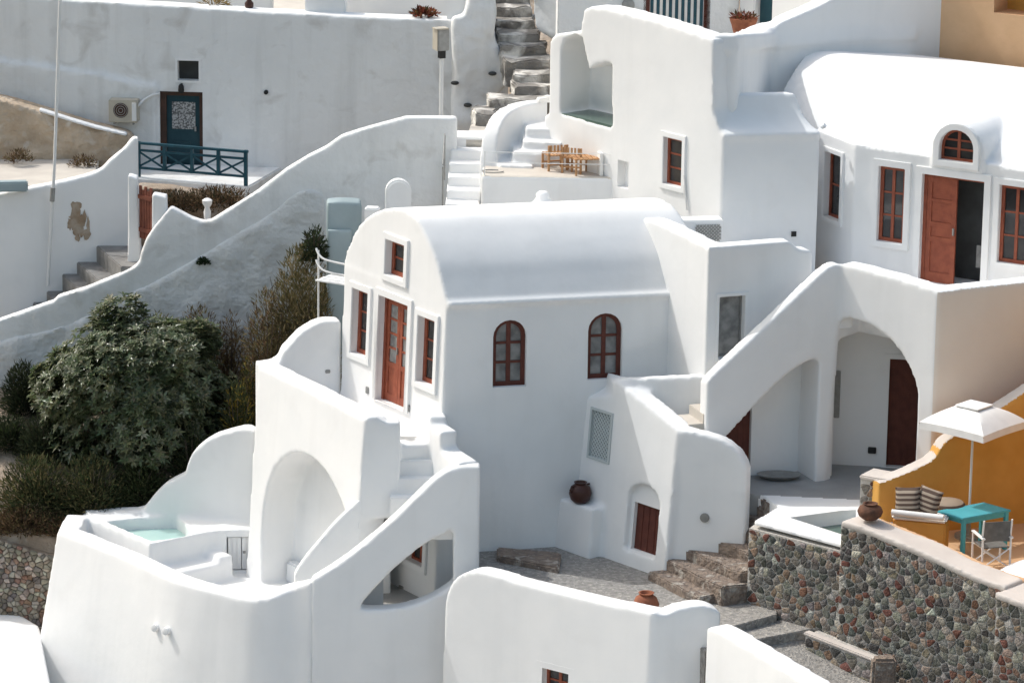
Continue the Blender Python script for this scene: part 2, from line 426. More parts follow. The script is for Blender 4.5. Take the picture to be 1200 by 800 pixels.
window(house, GAB, q_lw, cols=1, rows=3, fw=.085, sur=(.13, .05))
window(house, GAB, q_rw, cols=1, rows=3, fw=.085, sur=(.13, .05))
window(house, GAB, q_low, cols=2, rows=2, sur=(.13, .05))
door(house, GAB, q_d, glassrows=3)
dsr = surround(house, GAB, q_d, .13, .05, bottom=False); dsr.name = 'door_surround'
for q_ in (qa1, qa2): window(house, SIDE, q_, depth=.1, cols=2, rows=3, glass='glass_curtain', fw=.085, bar=.05, wood='dark_red')  # darker red wood carries the shade on these frames
for px in ((431, 457), (479, 478)):
    b = new(); s, t = GAB.st(*px); pbox(b, GAB, s-.05, s+.05, t-.07, t+.07, -.01, .03); obj('wall_light', b, M['metal_grey'], house, bevel=.01)
b = new(); s, t = GAB.st(471, 690); pbox(b, GAB, s-.09, s+.06, t-.07, t+.07, -.02, .03); obj('wall_light', b, M['metal_grey'], house, bevel=.01)
s, t = SIDE.st(604, 625); b = new()
ppoly(b, SIDE, [(s+.08*cos(2*pi*k/16), t+.08*sin(2*pi*k/16)) for k in range(16)], -.01, .05); obj('wall_light', b, M['metal_grey'], house, smooth=40, bevel=.01)
# small flue knob on the vault crest
b = new(); kp = at(636, 234, 75.2); lathe(b, kp-V((0, 0, .25)), [(.62, -.05), (.36, .1), (.2, .2), (.13, .3), (.14, .36), (.08, .42)], 20); obj('flue', b, M['plaster'], house, smooth=60)

# ------------------------------------------------------------------ upper terrace with the arched niche
bm = new()
l1 = [L1.at(*p) for p in ((302, 428), (350, 451), (390, 471), (415, 485), (428, 491))]
ret = Pl(l1[-1], 8)
l1r = [ret.at(*p) for p in ((428, 491), (433, 488), (441, 488), (447, 492), (453, 495), (470, 494))]
slab(bm, l1, ZL-.4, .46, .07)
slab(bm, l1r, .9, .45)
pt = [PAR.at(*p) for p in ((316, 434), (325, 425), (332, 413), (342, 402), (352, 391), (364, 383), (380, 376), (400, 376))]
pt[0] = V((Q.x+.1, Q.y+.05, Q.z)); slab(bm, spline(pt, 4), ZL-.4, .42)
def pl_xy(p): return (p.x, p.y)
Lq = L1.at(424, 560)
mass = [pl_xy(Q+V((.2, -.1, 0))), (l1[-1].x-.1, l1[-1].y+.3), pl_xy(GAB.at(452, 470)), pl_xy(GL)]
prism(bm, mass, ZL-.4, ZT)
mass2 = [(l1[-1].x-.1, l1[-1].y+.2), (-1.15, 71.28), pl_xy(C0+V((.0, .25, 0))), pl_xy(GAB.at(452, 470))]
prism(bm, mass2, ZT-.35, ZT)
# stepped parapet from the house corner down to the stair wall
EDGE = C0 + GAB.d*0
e0 = Pl(C0+V((-.32, -.05, 0)), -62)
z1, z2 = at(511, 486, 71.3).z, at(526, 506, 70.7).z
def seg(p, q, z, th=.34, zb=.9): slab(bm, [V((p[0], p[1], z)), V((q[0], q[1], z))], zb, th)
a1 = at(501, 487, 71.35); a2 = at(503, 500, 71.0); 
seg((a1.x, 71.55), (a1.x+.02, 71.2), z1); 
b1 = at(516, 508, 70.72)
seg((a1.x+.02, 71.25), (b1.x, 70.7), z2, .36)
sw_end = Pl(V((-3.75, 69.6, 0)), 3).at(563, 546)
seg((b1.x-.02, 70.75), (sw_end.x-.42, 69.9), at(530, 538, 70.1).z, .42)
arc = [(307, 673), (306, 640), (306.5, 615), (309, 590), (314, 567), (322, 548), (331, 537), (341, 531.5), (350, 530.5), (360, 533), (372, 541), (383, 554), (392, 570), (399, 586), (404, 600), (408, 620), (409, 673)]
cut = new(); a_st = [L1.st(*p) for p in arc]; tb = ZL-L1.p.z+.01
a_st[0] = (a_st[0][0], tb); a_st[-1] = (a_st[-2][0], tb)
ppoly(cut, L1, a_st, -.78, .5)
# bench ledge inside the niche stays as an extra piece
ut = thing('terrace_wall', 'white upper terrace wall with a deep arched niche below the red double door', 'terrace wall', (Q.x, Q.y, ZL))
solid('wall', bm, M['plaster'], ut, soft=[cut])
b = new(); sb = L1.st(345, 640); pbox(b, L1, a_st[3][0]+.1, a_st[-1][0]-.05, tb, tb+.42, -.80, -.55); obj('niche_bench', b, M['plaster'], ut, bevel=.04, smooth=40)
s, t = PAR.st(384, 435); b = new(); pbox(b, PAR, s-.05, s+.05, t-.035, t+.035, -.01, .03); obj('wall_light', b, M['metal_grey'], ut, bevel=.01)

# ------------------------------------------------------------------ white steps up to the red door
st = thing('white_steps', 'white plastered steps climbing between two walls to the red double door', 'steps', (-1.9, 70.6, ZL))
xl, xr_ = -2.35, -1.2
for z, y in ((2.30, 71.24), (2.0, 70.97), (1.7, 70.74), (1.4, 70.5)):
    b = new(); p0, p1 = (-2.3, y+.02), (-1.2 if z > 1.9 else -1.1, y+.1)
    prism(b, [p0, p1, (p1[0], y+.5), (p0[0], y+.5)], z-.5, z); obj('step', b, M['plaster'], st, bevel=.02)
for k in range(9):
    z = 1.1-.27*k; x1 = -1.6-.27*k
    b = new(); prism(b, [(x1-.3, 69.95), (x1 if k else -.9, 69.95), (x1 if k else -.9, 70.62), (x1-.3, 70.62)], z-.35, z); obj('step', b, M['plaster'], st, bevel=.02)
bm = new()
IW = Pl(V((-2.85, 70.62, 0)), 5)
iw = [IW.at(*p) for p in ((345, 673), (352, 661), (362, 648), (374, 634), (388, 617), (403, 602), (416, 590), (424, 584))]
slab(bm, spline(iw, 4), ZL-.4, .2)
iwo = solid('inner_parapet', bm, M['plaster'], st)

# ------------------------------------------------------------------ stair wall with the opening
bm = new(); SW = Pl(V((-3.75, 69.6, 0)), 3, .03)
sw = [SW.at(*p) for p in ((365, 680), (385, 668), (410, 651), (430, 635), (450, 618), (475, 595), (497, 573), (508, 563), (522, 553), (538, 547), (563, 546))]
slab(bm, spline(sw, 4), -5.6, .36, .03)
hole = [(421, 714), (425, 706), (434, 695), (446, 682), (460, 668), (475, 655), (490, 643), (508, 631), (520, 625.5), (531, 620), (531.5, 683), (523, 690), (512, 697), (500, 703), (485, 708.5), (470, 712), (450, 714.5)]
cut = new(); pxpoly(cut, SW, hole, -.8, .4)
swt = thing('stair_wall', 'tall white stair wall with a triangular see-through opening under its sloping top', 'wall', (sw[5].x, sw[5].y, -4.2))
solid('wall', bm, M['plaster'], swt, soft=[cut])
# yard floor and dark doorway seen through the opening
b = new(); prism(b, [(-3.6, 69.9), (-.75, 69.9), (-.9, 71.5), (-2.4, 73.4), (-3.6, 72.8)], -1.5, -1.02); tag(obj('passage_floor', b, M['concrete']), kind='structure')
pw = Pl(V((-2.6, 72.0, 0)), 8)
b = new(); slab(b, [pw.at(405, 620), pw.at(458, 620)], -1.2, .3)
bk = tag(obj('passage_wall', b, M['plaster'], bevel=.02), 'shaded white wall behind the opening under the stairs', 'wall')
b = new(); s, t = pw.st(457, 700); 
dk = pw.at(457, 664); dk2 = pw.at(466, 697)

# ------------------------------------------------------------------ lower pool terrace
bm = new()
W2 = Pl(V((-7.63, 75.08, -.44)), -8)
ow0 = onz(82, 607, -.42)
ow = [ow0+V((-.1, .25, .02)), onz(67, 622, -.42), onz(105, 636, -.42), onz(145, 652, -.43), onz(172, 665, -.44), onz(200, 678, -.45), onz(228, 687, -.45), onz(255, 694, -.45), onz(280, 700, -.45), onz(300, 702, -.42), onz(322, 698, -.33), onz(345, 688, -.17), SW.at(366, 680)]
owb = [.1, .17, .16, .14, .12, .10, .085, .075, .07, .06, .06, .05, .04]
ows = [ow[0], ow[1]]+spline(ow[1:], 5)[1:]
def lerp_at(L, x): i = min(int(x), len(L)-2); return L[i]+(L[i+1]-L[i])*min(1, x-i)
slab(bm, ows, -5.6, .44, [.1]+[lerp_at(owb[1:], i/5) for i in range(len(ows)-1)])
w2 = [W2.at(*p) for p in ((92, 608), (100, 604), (130, 600), (163, 598), (172, 590), (181, 579), (193, 568), (207, 560), (216, 555), (219, 545), (226, 530), (238, 519), (252, 511), (268, 506), (286, 502), (300, 506))]
slab(bm, spline(w2, 4), -2.2, .4, .03)
plat = [onz(104, 607, -.42), onz(176, 637, -.42), onz(246, 622.5, -.42), onz(262, 621, -.42), onz(304, 620, -.42), onz(296, 609, -.42), W2.p+W2.d*2.3+V((0, .2, 0)), W2.p-W2.d*1.1+V((0, .2, 0))]
prism(bm, [pl_xy(p) for p in plat], -1.6, -.42)
floor = [pl_xy(p+V((.35, .3, 0))) for p in ow[1:]]+[(-2.6, 70.1), (-2.8, 71.0), (-3.2, 72), pl_xy(Q), pl_xy(W2.p+W2.d*2.3), pl_xy(W2.p-W2.d*1.)]
prism(bm, floor, -3, ZL)
# built-in bench below the pool
PF = Pl(V((plat[1].x, plat[1].y, ZL)), degrees(atan2(plat[2].y-plat[1].y, plat[2].x-plat[1].x)))
L_ = (plat[2]-plat[1]).length
pbox(bm, PF, .1, L_+.2, -.1, .38, -.1, .55); pbox(bm, PF, L_-.12, L_+.22, -.1, .5, -.1, .5)
pool = [(125, 610.5), (177, 633), (196, 631), (214, 628), (223, 624.5), (224, 620), (213, 610), (206, 605.5), (165, 606.5)]
cut = new(); pp = [onz(*p, -.42) for p in pool]; prism(cut, [pl_xy(p) for p in pp], -1.1, .3)
CUPB = Pl(V((plat[3].x, plat[3].y, ZL)), degrees(atan2(plat[4].y-plat[3].y, plat[4].x-plat[3].x)))
qc = quad(CUPB, ((265.5, 629), (301, 671)))
cut2 = cutter(CUPB, [(qc[0][0], .02), (qc[1][0], .02), (qc[1][0], qc[2][1]), (qc[0][0], qc[2][1])], .25)
ptr = thing('pool_terrace', 'lowest white terrace with a small square plunge pool and a cupboard under its rim', 'terrace', (ow[5].x, ow[5].y, -4.4))
solid('wall', bm, M['plaster'], ptr, soft=[cut], hard=[cut2])
b = new(); prism(b, [pl_xy(p+(sum(pp, V())/len(pp)-p)*-.03) for p in pp], -.9, -.66); obj('pool_water', b, M['water'], ptr)
mid = (qc[0][0]+qc[1][0])/2
for a0, a1 in ((qc[0][0]+.03, mid-.008), (mid+.008, qc[1][0]-.03)):
    b = new(); pbox(b, CUPB, a0, a1, .04, qc[2][1]-.03, -.1, -.06)
    n = 3
    for k in range(1, n): x = a0+(a1-a0)*k/n; pbox(b, CUPB, x-.006, x+.006, .05, qc[2][1]-.04, -.061, -.052)
    lf = obj('cupboard_door', b, M['white'], ptr, bevel=.006)
    if a0 > qc[0][0]+.1:
        b = new(); pbox(b, CUPB, a0+.02, a0+.07, .38, .43, -.053, -.03); obj('knob', b, M['metal_grey'], lf)
for px in ((190, 733), (203, 737)):
    b = new(); p = onz(px[0], px[1], -1.95)
    dd = (CAM-p).normalized()
    lathe(b, V((0, 0, 0)), [(.075, -.2), (.075, .05), (.05, .06)], 16)
    lpl = Pl(ow[5]+V((0, 0, 0)), -50); pq = lpl.at(*px)
    bmesh.ops.transform(b, matrix=Matrix.Translation(pq+lpl.n*.16) @ V((-.5, -.84, .05)).to_track_quat('Z', 'Y').to_matrix().to_4x4(), verts=b.verts[:])
    obj('drain_spout', b, M['plaster'], ptr, smooth=40)
# ------------------------------------------------------------------ paved yard and path
b = new()
prism(b, [(-.95, 69.3), (.2, 68.6), (2.6, 66.9), (3.2, 67.0), (4.1, 67.25), (5.0, 68.0), (5.2, 70), (5.2, 73), (-.5, 73), (-.7, 70)], -1.6, 0.)
yard = tag(obj('yard_paving', b, M['pebble'], bevel=.015), kind='structure')
b = new(); e0_, e1_ = onz(850, 733, 0), onz(912, 720, 0)
f0, f1 = onz(880, 751, -.15), onz(940, 738, -.15)
dd = V((.35, -.94, 0))
prism(b, [(3.4, 66.8), (3.6, 66.3), (f0.x-.5, f0.y-.25), (f1.x+.8, f1.y+.45), (e1_.x+.8, e1_.y+.5), (3.9, 67.6)], -2, -.15); tag(obj('path', b, M['pebble'], bevel=.015), kind='structure')
b = new(); hexa(b, [V(p) for p in ((3.6, 66.4, -3), (6.6, 60, -4), (9.5, 58, -4), (9.5, 66, -3), (6.3, 68.2, -3))], [V(p) for p in ((3.6, 66.4, -.3), (6.6, 60, -1.9), (9.5, 58, -1.9), (9.5, 66, -.75), (6.3, 68.2, -.32))])
tag(obj('path', b, M['pebble']), kind='structure')
# low dark kerb by the house wall
kb = SIDE.off(.02)
b = new(); k0, k1 = onz(600, 662, 0), onz(655, 672, 0)
prism(b, [(k0.x-.3, k0.y+.2), (k1.x, k1.y+.0), (k1.x+.05, k1.y+1.), (k0.x-.3, k0.y+.8)], -.2, .12)
tag(obj('stone_plinth', b, M['stair_stone'], bevel=.03), 'low dark stone plinth against the foot of the big house wall', 'plinth')

# ------------------------------------------------------------------ landing wall with lattice window and cellar door
DW = Pl(at(795, 503, 70.2), -49, .085)
FF = Pl(DW.at(795, 503), -14, .02)
bm = new()
dwt = [DW.at(*p) for p in ((684, 466), (717, 463), (718, 446), (722, 446), (760, 475), (795, 504))]
slab(bm, dwt, -.5, .42, .085)
fft = [FF.at(*p) for p in ((795, 504), (812, 506), (830, 510), (845, 515), (857, 522), (866, 531), (872, 540), (875, 549))]
slab(bm, spline(fft, 4), -.5, .34, .02)
MBC = at(829, 365, 71.35)
MBF = Pl(MBC, 20); DW1 = Pl(MBC, -60)
K = DW.at(722, 445)
LG = Pl(K, degrees(atan2(MBC.y-K.y, MBC.x-K.x)))
lg = [K, LG.at(770, 442.5), LG.at(828, 440)]
slab(bm, lg, 1.5, .22)
land = [pl_xy(K+V((.25, 0, 0))), pl_xy(DW.at(793, 504)+V((.1, .1, 0))), pl_xy(fft[-1]+V((-.05, .2, 0))), pl_xy(MBC+V((.9, .3, 0))), pl_xy(MBC)]
prism(bm, land, -.4, 2.0)
prism(bm, [pl_xy(K+V((.25, 0, 0))), pl_xy(DW.at(793, 504)+V((.1, .1, 0))), pl_xy(FF.at(835, 510)+V((0, .2, 0))), pl_xy(MBC)], 1.5, 2.62)
# low ledge block in the corner, a pot stands on it
LB = DW.off(.02)
lz = at(690, 587, 71.9).z
s0 = DW.st(672, 600)[0]; s1 = DW.st(712, 600)[0]
t_ = lz-DW.p.z
pbox(bm, DW, s0-.3, s1-.1, -DW.p.z-.3, t_, -.3, .3)
dq = quad(DW, ((739, 588), (763, 653)))
dq = [(dq[0][0], dq[0][1]), (dq[1][0], dq[0][1]), (dq[1][0], dq[2][1]), (dq[0][0], dq[2][1])]
al = arch(dq[0][0]-.08, dq[1][0]+.1, dq[0][1]-.02, dq[2][1]+.42, rise=.34)
lq = quad(DW, ((693, 476), (714, 544)))
lan = thing('landing_wall', 'white stair landing wall with a lattice window and a small cellar door', 'wall', (DW.p.x, DW.p.y, -.5))
solid('wall', bm, M['plaster'], lan, soft=[cutter(DW, al, .12)], hard=[cutter(DW, dq, .3), cutter(DW, lq, .14)])
b = new(); s0, s1, t0, t1 = dq[0][0], dq[1][0], dq[0][1], dq[2][1]
pbox(b, DW, s0, s1, t0, t1, -.26, -.2)
for k in range(1, 4): x = s0+(s1-s0)*k/4; pbox(b, DW, x-.008, x+.008, t0+.01, t1-.01, -.205, -.19)
obj('cellar_door', b, M['dark_red'], lan)
b = new(); s0, s1, t0, t1 = lq[0][0], lq[1][0], lq[0][1], lq[2][1]
ring(b, DW, lq, inset(lq, .05), -.06, .02)
n = 9; wd, ht = s1-s0-.1, t1-t0-.1
import itertools
def strip(b, pl, a, c, w, o0, o1):
    a, c = V(a), V(c); d = (c-a).normalized(); m = V((-d.y, d.x))*w/2
    ppoly(b, pl, [tuple(a-m), tuple(c-m), tuple(c+m), tuple(a+m)], o0, o1)
def lattice(b, pl, s0, s1, t0, t1, pitch, w, o0, o1):
    W, H = s1-s0, t1-t0
    k = -H
    while k < W:
        for sg, oo in ((1, 0), (-1, .012)):
            x0, x1 = max(0, k), min(W, k+H)
            if x1-x0 > .02:
                y0, y1 = x0-k, x1-k
                if sg < 0: y0, y1 = H-y0, H-y1
                strip(b, pl, (s0+x0, t0+y0), (s0+x1, t0+y1), w, o0+oo, o1+oo)
        k += pitch
lf = obj('lattice_window', b, M['lattice'], lan)
b = new(); lattice(b, DW, s0+.04, s1-.04, t0+.04, t1-.04, .085, .03, -.05, -.035); obj('lattice', b, M['lattice'], lf)
b = new(); pbox(b, DW, s0+.01, s1-.01, t0+.01, t1-.01, -.135, -.125); obj('shutter_back', b, M['black'], lf)
b = new(); s, t = FF.st(826, 606); ppoly(b, FF, [(s+.09*cos(2*pi*k/16), t+.09*sin(2*pi*k/16)) for k in range(16)], -.03, .05); obj('wall_light', b, M['metal_grey'], lan, smooth=40, bevel=.012)

# ------------------------------------------------------------------ rough stone steps
ss = thing('stone_steps', 'rough brown stone steps rising from the paved yard to the arched courtyard', 'steps', (onz(790, 670, 0)))
SP = [((766, 672), (820, 699), .17), ((783, 657), (846, 688), .37), ((801, 642), (868, 671), .57), ((819, 626), (879, 648), .78), ((836, 611), (886, 628), .98), ((853, 597), (893, 612), 1.18), ((868, 585), (903, 597), 1.39), ((880, 577), (911, 593), 1.56)]
ua = V((cos(radians(27)), sin(radians(27)), 0))
for i, (p, q_, z) in enumerate(SP):
    a, c = onz(*p, z), onz(*q_, z); w_ = (c-a)
    a = a - w_*.12
    b = new(); n = 7
    fr = [a+(c-a)*(k/n)+V((random.uniform(-.025, .025), random.uniform(-.025, .025), 0)) for k in range(n+1)]
    bkp = [c+ua*.75, a+ua*.75]
    prism(b, [pl_xy(p_) for p_ in fr+bkp], (-.3 if i < 3 else z-.6), z)
    bmesh.ops.subdivide_edges(b, edges=[e for e in b.edges if abs(e.verts[0].co.z-e.verts[1].co.z) < .01], cuts=2, use_grid_fill=True)
    for v_ in b.verts: v_.co += V((noise.noise(v_.co*4)*.03, noise.noise(v_.co*4+V((9, 0, 0)))*.03, noise.noise(v_.co*3+V((0, 7, 0)))*.025))
    obj('step', b, M['stair_stone'], ss, bevel=.025)

# ------------------------------------------------------------------ building with the plain grey window, stairs behind the sloping parapet
bm = new()
mbf = [MBF.at(*p) for p in ((830, 290), (870, 287), (920, 283), (926, 284), (932, 288), (937, 292), (946, 292.5), (951, 295), (953, 301))]
slab(bm, spline(mbf, 3), 0, .36)
d1 = [DW1.at(*p) for p in ((745, 253), (757, 257), (764, 258), (797, 273), (830, 290))]
slab(bm, d1, 0, .4)
bk = MBF.d*2.1
prism(bm, [pl_xy(d1[0]), pl_xy(MBC+V((.05, .05, 0))), pl_xy(mbf[-1]+V((-.02, .1, 0))), pl_xy(mbf[-1]+V((-1.4, 2.6, 0))), pl_xy(d1[0]+V((.9, .6, 0)))], 0, 5.55)
mq = quad(MBF, ((843, 348), (871, 418)))
mdq = quad(MBF, ((848, 468), (879, 551))); mdq = [(mdq[0][0], ZCT-MBF.p.z+.01), (mdq[1][0], ZCT-MBF.p.z+.01), (mdq[1][0], mdq[2][1]), (mdq[0][0], mdq[2][1])]
mb = thing('stair_house', 'white box house with a plain grey window beside the vaulted roof', 'house', (MBC.x, MBC.y, 0))
solid('wall', bm, M['plaster'], mb, hard=[cutter(MBF, mq, .28), cutter(MBF, mdq, .2)])
b = new(); pbox(b, MBF, mdq[0][0], mdq[1][0], mdq[0][1], mdq[2][1], -.15, -.09)
for k in range(1, 5): x = mdq[0][0]+(mdq[1][0]-mdq[0][0])*k/5; pbox(b, MBF, x-.01, x+.01, mdq[0][1]+.02, mdq[2][1]-.02, -.095, -.08)
obj('plank_door', b, M['dark_red'], mb)
b = new(); ring(b, MBF, inset(mq, -.07), mq, -.02, .03); wn = obj('window_frame', b, M['plaster'], mb, bevel=.01)
b = new(); ring(b, MBF, mq, inset(mq, .03), -.2, -.14); obj('window', b, M['metal_grey'], mb)
b = new(); ppoly(b, MBF, inset(mq, .02), -.19, -.18); obj('pane', b, M['glass_curtain'], wn)

# ------------------------------------------------------------------ balcony on arches
S3 = Pl(at(829, 450, 70.45), 22)
bm = new()
s3 = [S3.at(*p) for p in ((829, 448), (833, 442), (900, 379), (960, 322), (972, 312), (985, 308.5))]
s3 = [s3[0]]+[s3[1], s3[1]*.66+s3[2]*.34, s3[2], s3[3]]+s3[4:]
slab(bm, s3, 1.0, .3)
slab(bm, [S3.off(-.25).at(x, y)-V((0, 0, .95)) for x, y in ((829, 445), (850, 426), (900, 379), (960, 322), (985, 305))], 1.0, .95)
BW = Pl(S3.at(985, 309), -40)
bw = [BW.at(*p) for p in ((985, 309), (1000, 312), (1050, 325), (1100, 341))]
slab(bm, bw, 1.0, .42)
BR = Pl(BW.at(1100, 341), 22)
br = [BR.at(*p) for p in ((1100, 341), (1150, 335.5), (1200, 330), (1300, 319))]
slab(bm, br, .5, .42)
# deck over the courtyard
deckz = 4.85
prism(bm, [pl_xy(s3[-1]+V((-.3, .3, 0))), pl_xy(s3[-1]+V((0, .1, 0))), pl_xy(bw[-1]+V((0, .1, 0))), pl_xy(br[-1]+V((0, .1, 0))), (11.5, 75.5), (4.6, 75.5), (4.6, 72.2)], deckz-.45, deckz)
ar1 = [(846, 522), (850, 513), (865, 497), (880, 481), (895, 465), (910, 450), (925, 437), (938, 428), (948, 423), (955, 421), (961, 425), (960, 440), (958, 480), (956, 520), (955, 575), (846, 620)]
c1 = new(); pxpoly(c1, S3, ar1, -1.6, .4)
ar2 = [(971, 575), (974, 520), (978, 450), (981, 400), (983, 380), (988, 373), (996, 373), (1005, 375), (1018, 380), (1031, 388), (1045, 400), (1056, 414), (1066, 431), (1072, 447), (1075, 462), (1074.5, 490), (1073, 520), (1070, 575)]
c2 = new(); pxpoly(c2, BW, ar2, -.75, .35)
bal = thing('arched_balcony', 'white balcony on arches with a sloping stair parapet on its left', 'balcony', (bw[0].x, bw[0].y, 1.6))
solid('wall', bm, M['plaster'], bal, soft=[c1, c2], split=[('bounce_tinted_side', lambda c, n: n.dot(BR.n) > .8 and (c-BR.p).dot(BR.n) > -.04, M['bounce_peach'])])
# steps behind the parapet
fs = MBF.off(.0)
for k in range(12):
    z = at(800, 489, 70.95).z + .19*k
    b = new(); sA = MBF.st(793, 480)[0]-.05+.3*k
    pbox(b, MBF, sA, sA+.34, z-.24-MBF.p.z, z-MBF.p.z, .01, .74)
    obj('step', b, M['cream'] if k < 4 else M['plaster'], bal, bevel=.012)
# courtyard floor with the corner pool, back walls, doors
ZC0 = ZCT
SWP0, SWP1 = onz(878, 612, 1.57), onz(986, 640, 1.57)
STN = Pl(SWP0, degrees(atan2(SWP1.y-SWP0.y, SWP1.x-SWP0.x)))
b = new()
c_ = [(868, 586), (903, 597)]
poly = [pl_xy(onz(893, 580, ZCT)), pl_xy(onz(911, 593.5, ZCT)), pl_xy(SWP0+V((.06, -.02, 0))), pl_xy(SWP1-STN.d*0+V((0.05, -.03, 0))), (6.9, 67.6), (8.2, 70.2), (9.6, 74.2), (4.3, 74.2), (4.3, 70.6)]
prism(b, poly, ZCT-.08, ZCT); prism(b, [(p[0]+(.25 if i in (2, 3) else 0), p[1]+(.38 if i in (2, 3) else 0)) for i, p in enumerate(poly)], .6, ZCT-.02)
pool2 = [(925, 606), (985, 598), (1003, 597), (1003, 630), (985.5, 625.5)]
cp = new(); prism(cp, [pl_xy(onz(*p, ZCT)) for p in pool2], .8, 2)
cy = thing('courtyard', 'shaded cement courtyard under the arches with a small green pool at its corner', 'courtyard', (6, 70, ZCT))
solid('floor', b, M['concrete'], cy, hard=[cp], vox=.05, it=2, split=[('pool_rim', lambda c, n: c.y < 70.0 - (c.x-6)*.12 + .25 and c.z > .9, M['plaster'])])
b = new(); prism(b, [pl_xy(onz(*p, ZCT)+V((0, 0, 0))) for p in ((924, 607), (985, 596), (1006, 596), (1006, 632), (985, 627))], .9, 1.33); obj('pool_water', b, M['water_dark'], cy)
CB = Pl(onz(900, 551, ZCT), 2)
CB2 = Pl(onz(1000, 545, ZCT), -8)
bm = new(); slab(bm, [CB.at(835, 470), CB.at(975, 470)], .8, .3)
slab(bm, [CB2.at(972, 430), CB2.at(1120, 430)], .8, .3)
for sl_ in bm.verts:
    if sl_.co.z > 2: sl_.co.z = 4.5
d2q = quad(CB, ((848, 470), (878, 553))); d3q = quad(CB2, ((1043, 420), (1078, 548))); d2q = [(a, max(t, .02)) for a, t in d2q]; d3q = [(a, max(t, .02)) for a, t in d3q]
cw = solid('back_wall', bm, M['plaster'], cy, hard=[cutter(CB, d2q, .2), cutter(CB2, d3q, .2)], vox=.05)
for pl_, q_ in ((CB, d2q), (CB2, d3q)):
    b = new(); s0, s1, t0, t1 = q_[0][0], q_[1][0], q_[0][1], q_[2][1]
    pbox(b, pl_, s0, s1, t0, t1, -.16, -.1)
    for k in range(1, 5): x = s0+(s1-s0)*k/5; pbox(b, pl_, x-.01, x+.01, t0+.02, t1-.02, -.105, -.09)
    obj('plank_door', b, M['dark_red'], cy)
b = new(); ring(b, CB2, inset(d3q, -.1), d3q, -.02, .03); obj('door_surround', b, M['plaster'], cy)
b = new(); s, t = CB2.st(1022, 527); pbox(b, CB2, s-.08, s+.08, t-.06, t+.06, -.01, .06); obj('wall_light', b, M['black'], cy, bevel=.01)
b = new(); s, t = CB2.st(981, 460); pbox(b, CB2, s-.05, s+.06, t-.5, t+.45, -.01, .05); obj('wall_shelf', b, M['metal_grey'], cy, bevel=.01)
# ------------------------------------------------------------------ stonework
def set_col(bm, faces, c):
    lay = bm.loops.layers.float_color.get('col') or bm.loops.layers.float_color.new('col')
    for f in faces:
        for l in f.loops: l[lay] = (*c, 1)
PAL = [((.085, .087, .08), 5), ((.135, .128, .115), 6), ((.18, .178, .16), 5), ((.165, .155, .135), 4), ((.165, .088, .068), 2), ((.13, .065, .052), 1.5), ((.20, .14, .105), 3), ((.26, .245, .22), 3), ((.24, .2, .16), 3), ((.075, .072, .068), 2), ((.34, .33, .30), 1)]
def pick():
    r = random.random()*sum(w for c, w in PAL)
    for c, w in PAL:
        r -= w
        if r <= 0: break
    k = random.uniform(1.2, 1.85); return tuple(min(1, x*k*random.uniform(.94, 1.06)) for x in c)
def clip(poly, m, d):
    out = []
    for i in range(len(poly)):
        a, b = poly[i-1], poly[i]; fa, fb = (a-m).dot(d), (b-m).dot(d)
        if (fa <= 0) != (fb <= 0): out.append(a+(b-a)*(fa/(fa-fb)))
        if fb <= 0: out.append(b)
    return out
def stones(bm, pl, s0, s1, top, bot, pitch=.15, gap=.012, dome=.022):
    """rounded stones bedded in the wall face between bot(s) and top(s)"""
    pts = []; j = 0
    tmax = max(top(s0), top(s1), top((s0+s1)/2)); tmin = min(bot(s0), bot(s1))
    t = tmin-pitch
    while t < tmax+pitch:
        s = s0-pitch+(pitch*.6 if j % 2 else 0)
        while s < s1+pitch:
            if random.random() < .8: pts.append(V((s+random.uniform(-.5, .5)*pitch, t+random.uniform(-.42, .42)*pitch*.8))); s += pitch*random.uniform(.8, 1.6)
        t += pitch*.8; j += 1
    for p in pts:
        if not (s0 <= p.x <= s1 and bot(p.x) <= p.y <= top(p.x)): continue
        R = pitch*2.2
        poly = [p+V((-R, -R)), p+V((R, -R)), p+V((R, R)), p+V((-R, R))]
        for q in pts:
            if q is not p and (q-p).length < pitch*3.6:
                d = (q-p); poly = clip(poly, p+d*.5, d)
        tp = top(p.x); dl = .05
        sl_ = (top(p.x+dl)-top(p.x-dl))/(2*dl)
        poly = clip(poly, V((p.x, tp-.015)), V((-sl_, 1))); poly = clip(poly, V((s0, 0)), V((-1, 0))); poly = clip(poly, V((s1, 0)), V((1, 0)))
        if len(poly) < 3: continue
        c = sum(poly, V((0, 0)))/len(poly)
        # round the corners
        sm = []
        for i in range(len(poly)):
            a, b_, e = poly[i-1], poly[i], poly[(i+1) % len(poly)]
            sm += [b_*.84+a*.16, b_*.84+e*.16]
        rs = []; hgt_ = dome*random.uniform(.6, 1.3)
        for sc, o in ((1, -.02), (1., hgt_*.5), (.9, hgt_*.85), (.6, hgt_)):
            L = []
            for q in sm:
                d = q-c; r = d.length
                k = max(.3, (r-gap)/r) if r > 0 else 1
                w = c+d*k*sc
                L.append(bm.verts.new(pl.P(w.x, w.y, o+random.uniform(-.004, .004))))
            rs.append(L)
        fs_ = []
        for i in range(3):
            for k in range(len(sm)):
                l = (k+1) % len(sm); fs_.append(bm.faces.new((rs[i][k], rs[i][l], rs[i+1][l], rs[i+1][k])))
        fs_.append(bm.faces.new(rs[3])); set_col(bm, fs_, pick())
def line(pl, pts):
    L = [pl.st(*p) for p in pts]
    def f(s):
        for (a, b), (c, d) in zip(L, L[1:]):
            if s <= c: return b+(d-b)*(s-a)/(c-a)
        return L[-1][1]
    return f, L
